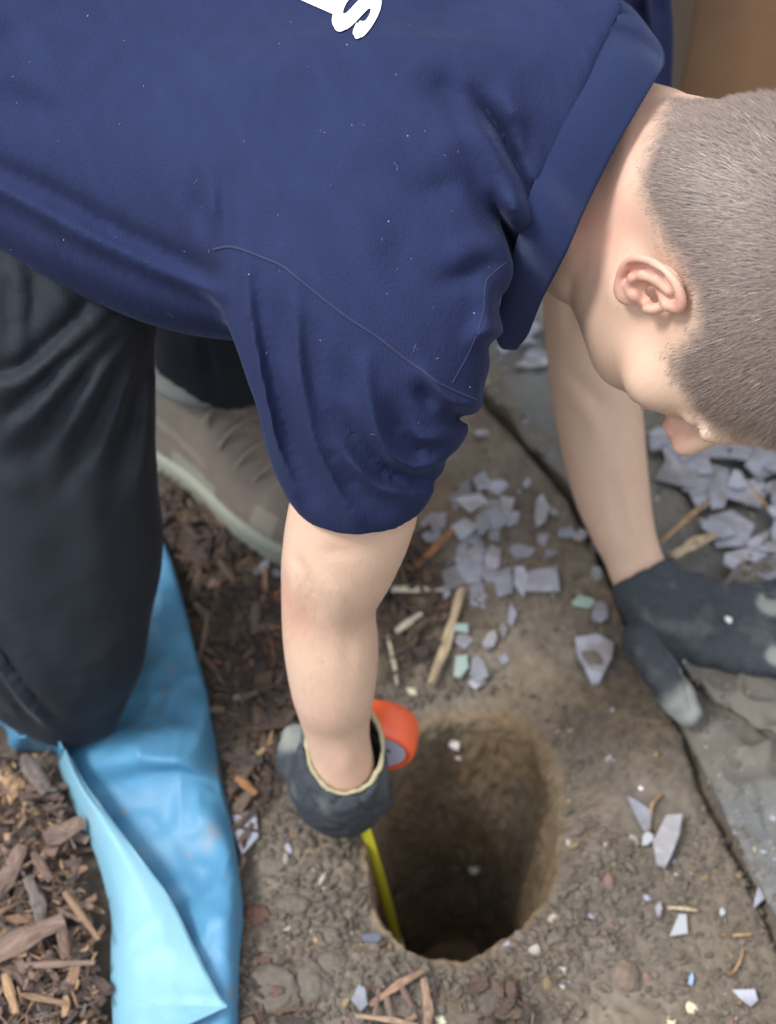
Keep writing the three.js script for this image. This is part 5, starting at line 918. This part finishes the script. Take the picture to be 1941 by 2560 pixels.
{ const p = onG(1480, 1645, 0.014), g = new THREE.IcosahedronGeometry(0.009, 2); const A = g.attributes.position; for (let i = 0; i < A.count; i++) { const n = 1 + 0.4 * vnoise(A.getX(i) * 180, A.getY(i) * 180, A.getZ(i) * 180); A.setXYZ(i, A.getX(i) * n, A.getY(i) * n * 0.25, A.getZ(i) * n); } g.computeVertexNormals(); const o = mesh('mud_clod', g, std([0.15, 0.128, 0.105], 0.95)); o.position.copy(p); tag(o, 'smear of mud on the large slate chip', 'mud'); }
slate(poly(1155, 1567, 46, 32, 4, 0.7), greenSlate, 'pale green slate chip beside the long pale stick', null, 0.007); slate([[1140, 1640], [1168, 1634], [1172, 1668], [1150, 1702], [1134, 1696]], greenSlate, 'pale green slate chip at the lower end of the long pale stick', null, 0.006);
slate(poly(1461, 1506, 58, 28, 6, 0), greenSlate, 'pale green slate chip near the left cuff', null, 0.008); slate(poly(1502, 1527, 42, 52), slateMats[1], 'grey slate chip half under the pale green one near the left cuff', null, 0.006); slate(poly(1203, 1082, 40, 16), slateMats[3], 'lone small slate chip below the sleeve knot', null, 0.008);
slate([[632, 1430], [672, 1385], [673, 1425], [640, 1442]], slateMats[1], 'slate chip left of the elbow with a tan splinter on it', null, 0.006); slate(poly(690, 1436, 32, 22), slateMats[2], 'small dull slate chip touching the elbow outline', null, 0.005); slate(poly(607, 1740, 42, 20, 6, 0.5), slateMats[3], 'small pale slate chip in the dark mulch right of the blue sheet', null, 0.008);
slate([[584, 2042], [640, 2024], [646, 2090], [606, 2141], [590, 2098]], slateMats[1], 'slate chip tucked under the right edge of the blue sheet', null, 0.008);
slate([[1569, 1992], [1590, 2001], [1629, 2025], [1626, 2076], [1611, 2080], [1584, 2031]], slateMats[2], 'grey slate chip on the bare soil with a straw over its edge', null, 0.005); slate([[1665, 2043], [1704, 2043], [1698, 2091], [1677, 2145], [1662, 2174], [1641, 2165], [1632, 2109]], slateMats[3], 'long pale lilac slate chip right of the hole', null, 0.009, 0.006); slate(poly(1620, 2100, 40, 42), whiteSlate, 'whitish green slate bit beside the long lilac chip', null, 0.004);
slate(poly(1646, 2276, 18, 40, 6, 0), slateMats[3], 'narrow lilac slate chip left of the cream twig', null, 0.004); slate([[1698, 2285], [1716, 2288], [1719, 2336], [1674, 2342]], whiteSlate, 'pale triangular slate chip below the cream twig', null, 0.005); slate(poly(1898, 2246, 30, 46), slateMats[3], 'slate chip beside the membrane edge', null, 0.005); slate([[1832, 2473], [1886, 2476], [1894, 2503], [1876, 2520], [1847, 2494]], slateMats[3], 'pale slate chip in the bottom right corner', null, 0.005); slate(poly(1728, 2449, 13, 34, 5, 0), std([0.3, 0.4, 0.55], 0.7), 'small bluish slate sliver near the bottom right', null, 0.004); slate(poly(1806, 2282, 16, 24), whiteSlate, 'tiny whitish slate bit left of the membrane edge', null, 0.004);
slate(poly(900, 2492, 44, 62), slateMats[2], 'dull slate chip against a clod at the bottom', null, 0.012); slate(poly(932, 2345, 56, 28), std([0.1, 0.11, 0.14], 0.6), 'dark blue grey slate chip at the rim left of the blade', null, 0.008);
const BED = [[1640, 1100], [1960, 1170], [2100, 1500], [1960, 1480], [1850, 1440], [1790, 1330], [1700, 1230]], BED2 = [[1270, 800], [1400, 840], [1420, 930], [1320, 920], [1250, 880]], BED3 = [[1800, 1690], [1960, 1720], [2000, 1840], [1880, 1800]], BED4 = [[1600, 1060], [1960, 900], [2050, 1140], [1640, 1150]];
for (const [pg, n, s0, s1, up, lab, grp] of [[BED, 30, 36, 120, 0.028, 'slate chip in the pile under the head', 'slate chips on the membrane under the head'], [BED4, 26, 34, 110, 0.026, 'slate chip behind the forehead', 'slate chips behind the forehead'], [BED2, 16, 20, 50, 0.028, 'slate chip on the membrane below the hanging collar', 'slate chips below the collar']]) {
  const xs = pg.map((p) => p[0]), ys = pg.map((p) => p[1]); let k = 0;
  while (k < n) { const x = rr(Math.min(...xs), Math.max(...xs)), y = rr(Math.min(...ys), Math.max(...ys)); if (!inside(pg, x, y)) continue; const wide = rr(s0, s1); slate(poly(x, y, wide * 1.25, rr(s0, s1) * 0.95, 4 + k % 3), slateMats[k % 4], `${wide > 62 ? 'large' : wide > 40 ? 'mid-sized' : 'small'} ${['blue grey', 'lilac', 'dull grey', 'pale lilac'][k % 4]} ${lab}${pg === BED ? (y < 1250 ? ', near the forehead' : x > 1850 ? ', near the right edge' : ', near the two sticks') : ''}`, grp, up + (k % 5) * 0.0025); k++; }
}

// crumbs of soil and small stones
{
  const clod = (s) => { const g = new THREE.IcosahedronGeometry(1, 1); const A = g.attributes.position; for (let i = 0; i < A.count; i++) { const n = 1 + 0.35 * vnoise(A.getX(i) * 1.6 + s, A.getY(i) * 1.6, A.getZ(i) * 1.6); A.setXYZ(i, A.getX(i) * n, A.getY(i) * n * 0.75, A.getZ(i) * n); } const f = g.index ? g.toNonIndexed() : g; f.computeVertexNormals(); return f; };
  const c = new THREE.Color(), d = new THREE.Object3D();
  for (let v = 0; v < 3; v++) {
    const N = 11000, im = new THREE.InstancedMesh(clod(v * 9.1), M.crumb, N); im.name = numbered('soil_crumbs');
    let k = 0; while (k < N) {
      const px = rr(380, 2050), py = 1000 + 1700 * Math.sqrt(rnd()), p = onG(px, py); const dx = p.x - holeC.x, dz = p.z - holeC.z; if (Math.hypot(dx, dz) < rimAt(Math.atan2(dz, dx)) + 0.003) continue;
      const near = Math.exp(-Math.max(0, Math.hypot(dx, dz) - 0.1) / 0.12), s = 0.0005 + 0.0023 * Math.pow(rnd(), 8) * (1 + 1.3 * near * (py > 2000 ? 1.5 : 0.6));
      if (vnoise(p.x * 14, 1, p.z * 14) + rr(-0.6, 0.6) < -0.15) continue;
      d.position.copy(p); d.position.y += s * 0.2; d.rotation.set(rr(0, 6), rr(0, 6), rr(0, 6)); d.scale.set(s * rr(0.8, 1.5), s * rr(0.45, 0.9), s); d.updateMatrix(); im.setMatrixAt(k, d.matrix);
      const t = rnd(), b = rr(0.8, 1.2); if (t < 0.955) c.setRGB(0.135 * b, 0.112 * b, 0.09 * b); else if (t < 0.975) c.setRGB(0.24 * b, 0.175 * b, 0.1 * b); else if (t < 0.983) c.setRGB(0.2 * b, 0.12 * b, 0.09 * b); else if (t < 0.994) c.setRGB(0.36 * b, 0.33 * b, 0.28 * b); else c.setRGB(0.34, 0.34, 0.42);
      im.setColorAt(k, c); k++;
    }
    im.castShadow = im.receiveShadow = true; scene.add(im); tag(im, 'small crumbs of soil and grit over the bare ground', 'soil crumbs', null, 'stuff');
  }
  { // grit and dirt trodden onto the membrane
    const N = 3800, im = new THREE.InstancedMesh(clod(4.4), M.crumb, N); im.name = numbered('membrane_grit'); let k = 0, guard = 0;
    while (k < N && guard++ < 40000) {
      const px = rr(1200, 2040), py = rr(820, 2560), h = onMembrane(px, py); if (!h || fbm(h.p.x * 16, 3, h.p.z * 16, 3) + rr(-0.25, 0.25) < 0.02) continue;
      const s = 0.0005 + 0.003 * Math.pow(rnd(), 6), b2 = rr(0.8, 1.2), t = rnd(); d.position.copy(h.p); d.rotation.set(rr(0, 6), rr(0, 6), rr(0, 6)); d.scale.set(s * rr(0.8, 1.5), s * rr(0.5, 0.9), s); d.updateMatrix(); im.setMatrixAt(k, d.matrix);
      if (t < 0.7) c.setRGB(0.15 * b2, 0.13 * b2, 0.11 * b2); else if (t < 0.85) c.setRGB(0.33 * b2, 0.33 * b2, 0.37 * b2); else c.setRGB(0.3 * b2, 0.24 * b2, 0.17 * b2); im.setColorAt(k, c); k++;
    }
    im.count = k; im.castShadow = im.receiveShadow = true; scene.add(im); tag(im, 'grit and dirt lying on the grey membrane', 'grit', null, 'stuff');
  }
  const stone = (px, py, s, col, label, p = onG(px, py)) => { const o = mesh('pebble', clod(px * 0.13), std(col, 0.75)); o.position.copy(p); o.scale.set(s, s * 0.7, s * 0.85); o.rotation.y = rr(0, 6); tag(o, label, 'pebble'); };
  stone(1032, 1728, 0.0052, [0.55, 0.5, 0.36], 'cream pebble above the orange tape case'); stone(1603, 1971, 0.0028, [0.75, 0.75, 0.78], 'round white pebble above the grey slate with the straw'); stone(1725, 2190, 0.0042, [0.6, 0.58, 0.42], 'cream pebble below the long lilac slate'); stone(1490, 2240, 0.003, [0.6, 0.55, 0.42], 'small cream pebble on the right rim of the hole'); stone(1728, 2520, 0.0055, [0.62, 0.54, 0.36], 'yellowish pebble near the bottom edge'); stone(1678, 2556, 0.005, [0.6, 0.5, 0.32], 'yellowish pebble cut by the bottom edge'); stone(905, 2370, 0.004, [0.42, 0.24, 0.07], 'orange pebble at the rim beside the blade'); stone(790, 2350, 0.0032, [0.42, 0.26, 0.12], 'orange pebble left of the rim'); stone(1100, 2556, 0.006, [0.62, 0.58, 0.42], 'pale lump at the bottom edge below the hole');
  stone(1740, 1560, 0.004, [0.7, 0.7, 0.7], 'white fleck of stone on the back of the left glove', atH(1822, 1548, 0.068)); stone(500, 1460, 0.009, [0.24, 0.15, 0.11], 'reddish round lump of bark right of the blue sheet', onG(532, 1457, 0.008));
  const wallAt = (px, py) => { const ray = new THREE.Ray(V(0, EYE, 0), at(px, py, 1).sub(V(0, EYE, 0)).normalize()), h = groundBVH.raycastFirst(ray, THREE.DoubleSide); return h ? h.point.clone() : atH(px, py, -0.1); };
  stone(1136, 1858, 0.0075, [0.62, 0.6, 0.58], 'white stone set in the far wall of the hole', wallAt(1136, 1858)); stone(1147, 1893, 0.0045, [0.55, 0.52, 0.5], 'small white stone just below the larger one in the hole wall', wallAt(1147, 1893)); stone(1187, 2172, 0.006, [0.55, 0.52, 0.5], 'white stone deep in the hole', wallAt(1187, 2172));
  for (const [px, py, s, l] of [[1560, 2440, 0.015, 'brown clod with a dark hollow behind it at the bottom right'], [1245, 2500, 0.02, 'dark clod of roots on the near right rim'], [690, 2480, 0.024, 'large grey clod at the bottom between sheet and hole'], [780, 2460, 0.02, 'grey clod left of the dull slate'], [830, 2410, 0.014, 'clod on the rim left of the blade'], [640, 2290, 0.012, 'reddish clod beside the blue sheet'], [740, 2260, 0.012, 'small clod left of the hole']]) {
    const g = new THREE.IcosahedronGeometry(1, 4), A = g.attributes.position; for (let i = 0; i < A.count; i++) { const n = 1 + 0.3 * fbm(A.getX(i) * 1.3 + px, A.getY(i) * 1.3, A.getZ(i) * 1.3, 4) + 0.07 * vnoise(A.getX(i) * 9 + px, A.getY(i) * 9, A.getZ(i) * 9); A.setXYZ(i, A.getX(i) * n, A.getY(i) * n, A.getZ(i) * n); } g.computeVertexNormals();
    const r = /reddish/.test(l) ? [0.15, 0.08, 0.06] : /dark clod/.test(l) ? [0.1, 0.08, 0.068] : /brown/.test(l) ? [0.17, 0.13, 0.1] : [0.135, 0.115, 0.094], o = mesh('soil_clod', paint(g, (x, y, z, out) => { const n = vnoise(x * 6 + px, y * 6, z * 6), m = vnoise(x * 15, y * 15, z * 15); r.forEach((q, k) => (out[k] = q * (1 + 0.16 * n + 0.2 * m))); }), M.soil);
    o.position.copy(onG(px, py)); o.scale.set(s, s * 0.55, s * 0.85); o.rotation.y = rr(0, 6); tag(o, l, 'clod');
  }
}

renderer.render(scene, camera);
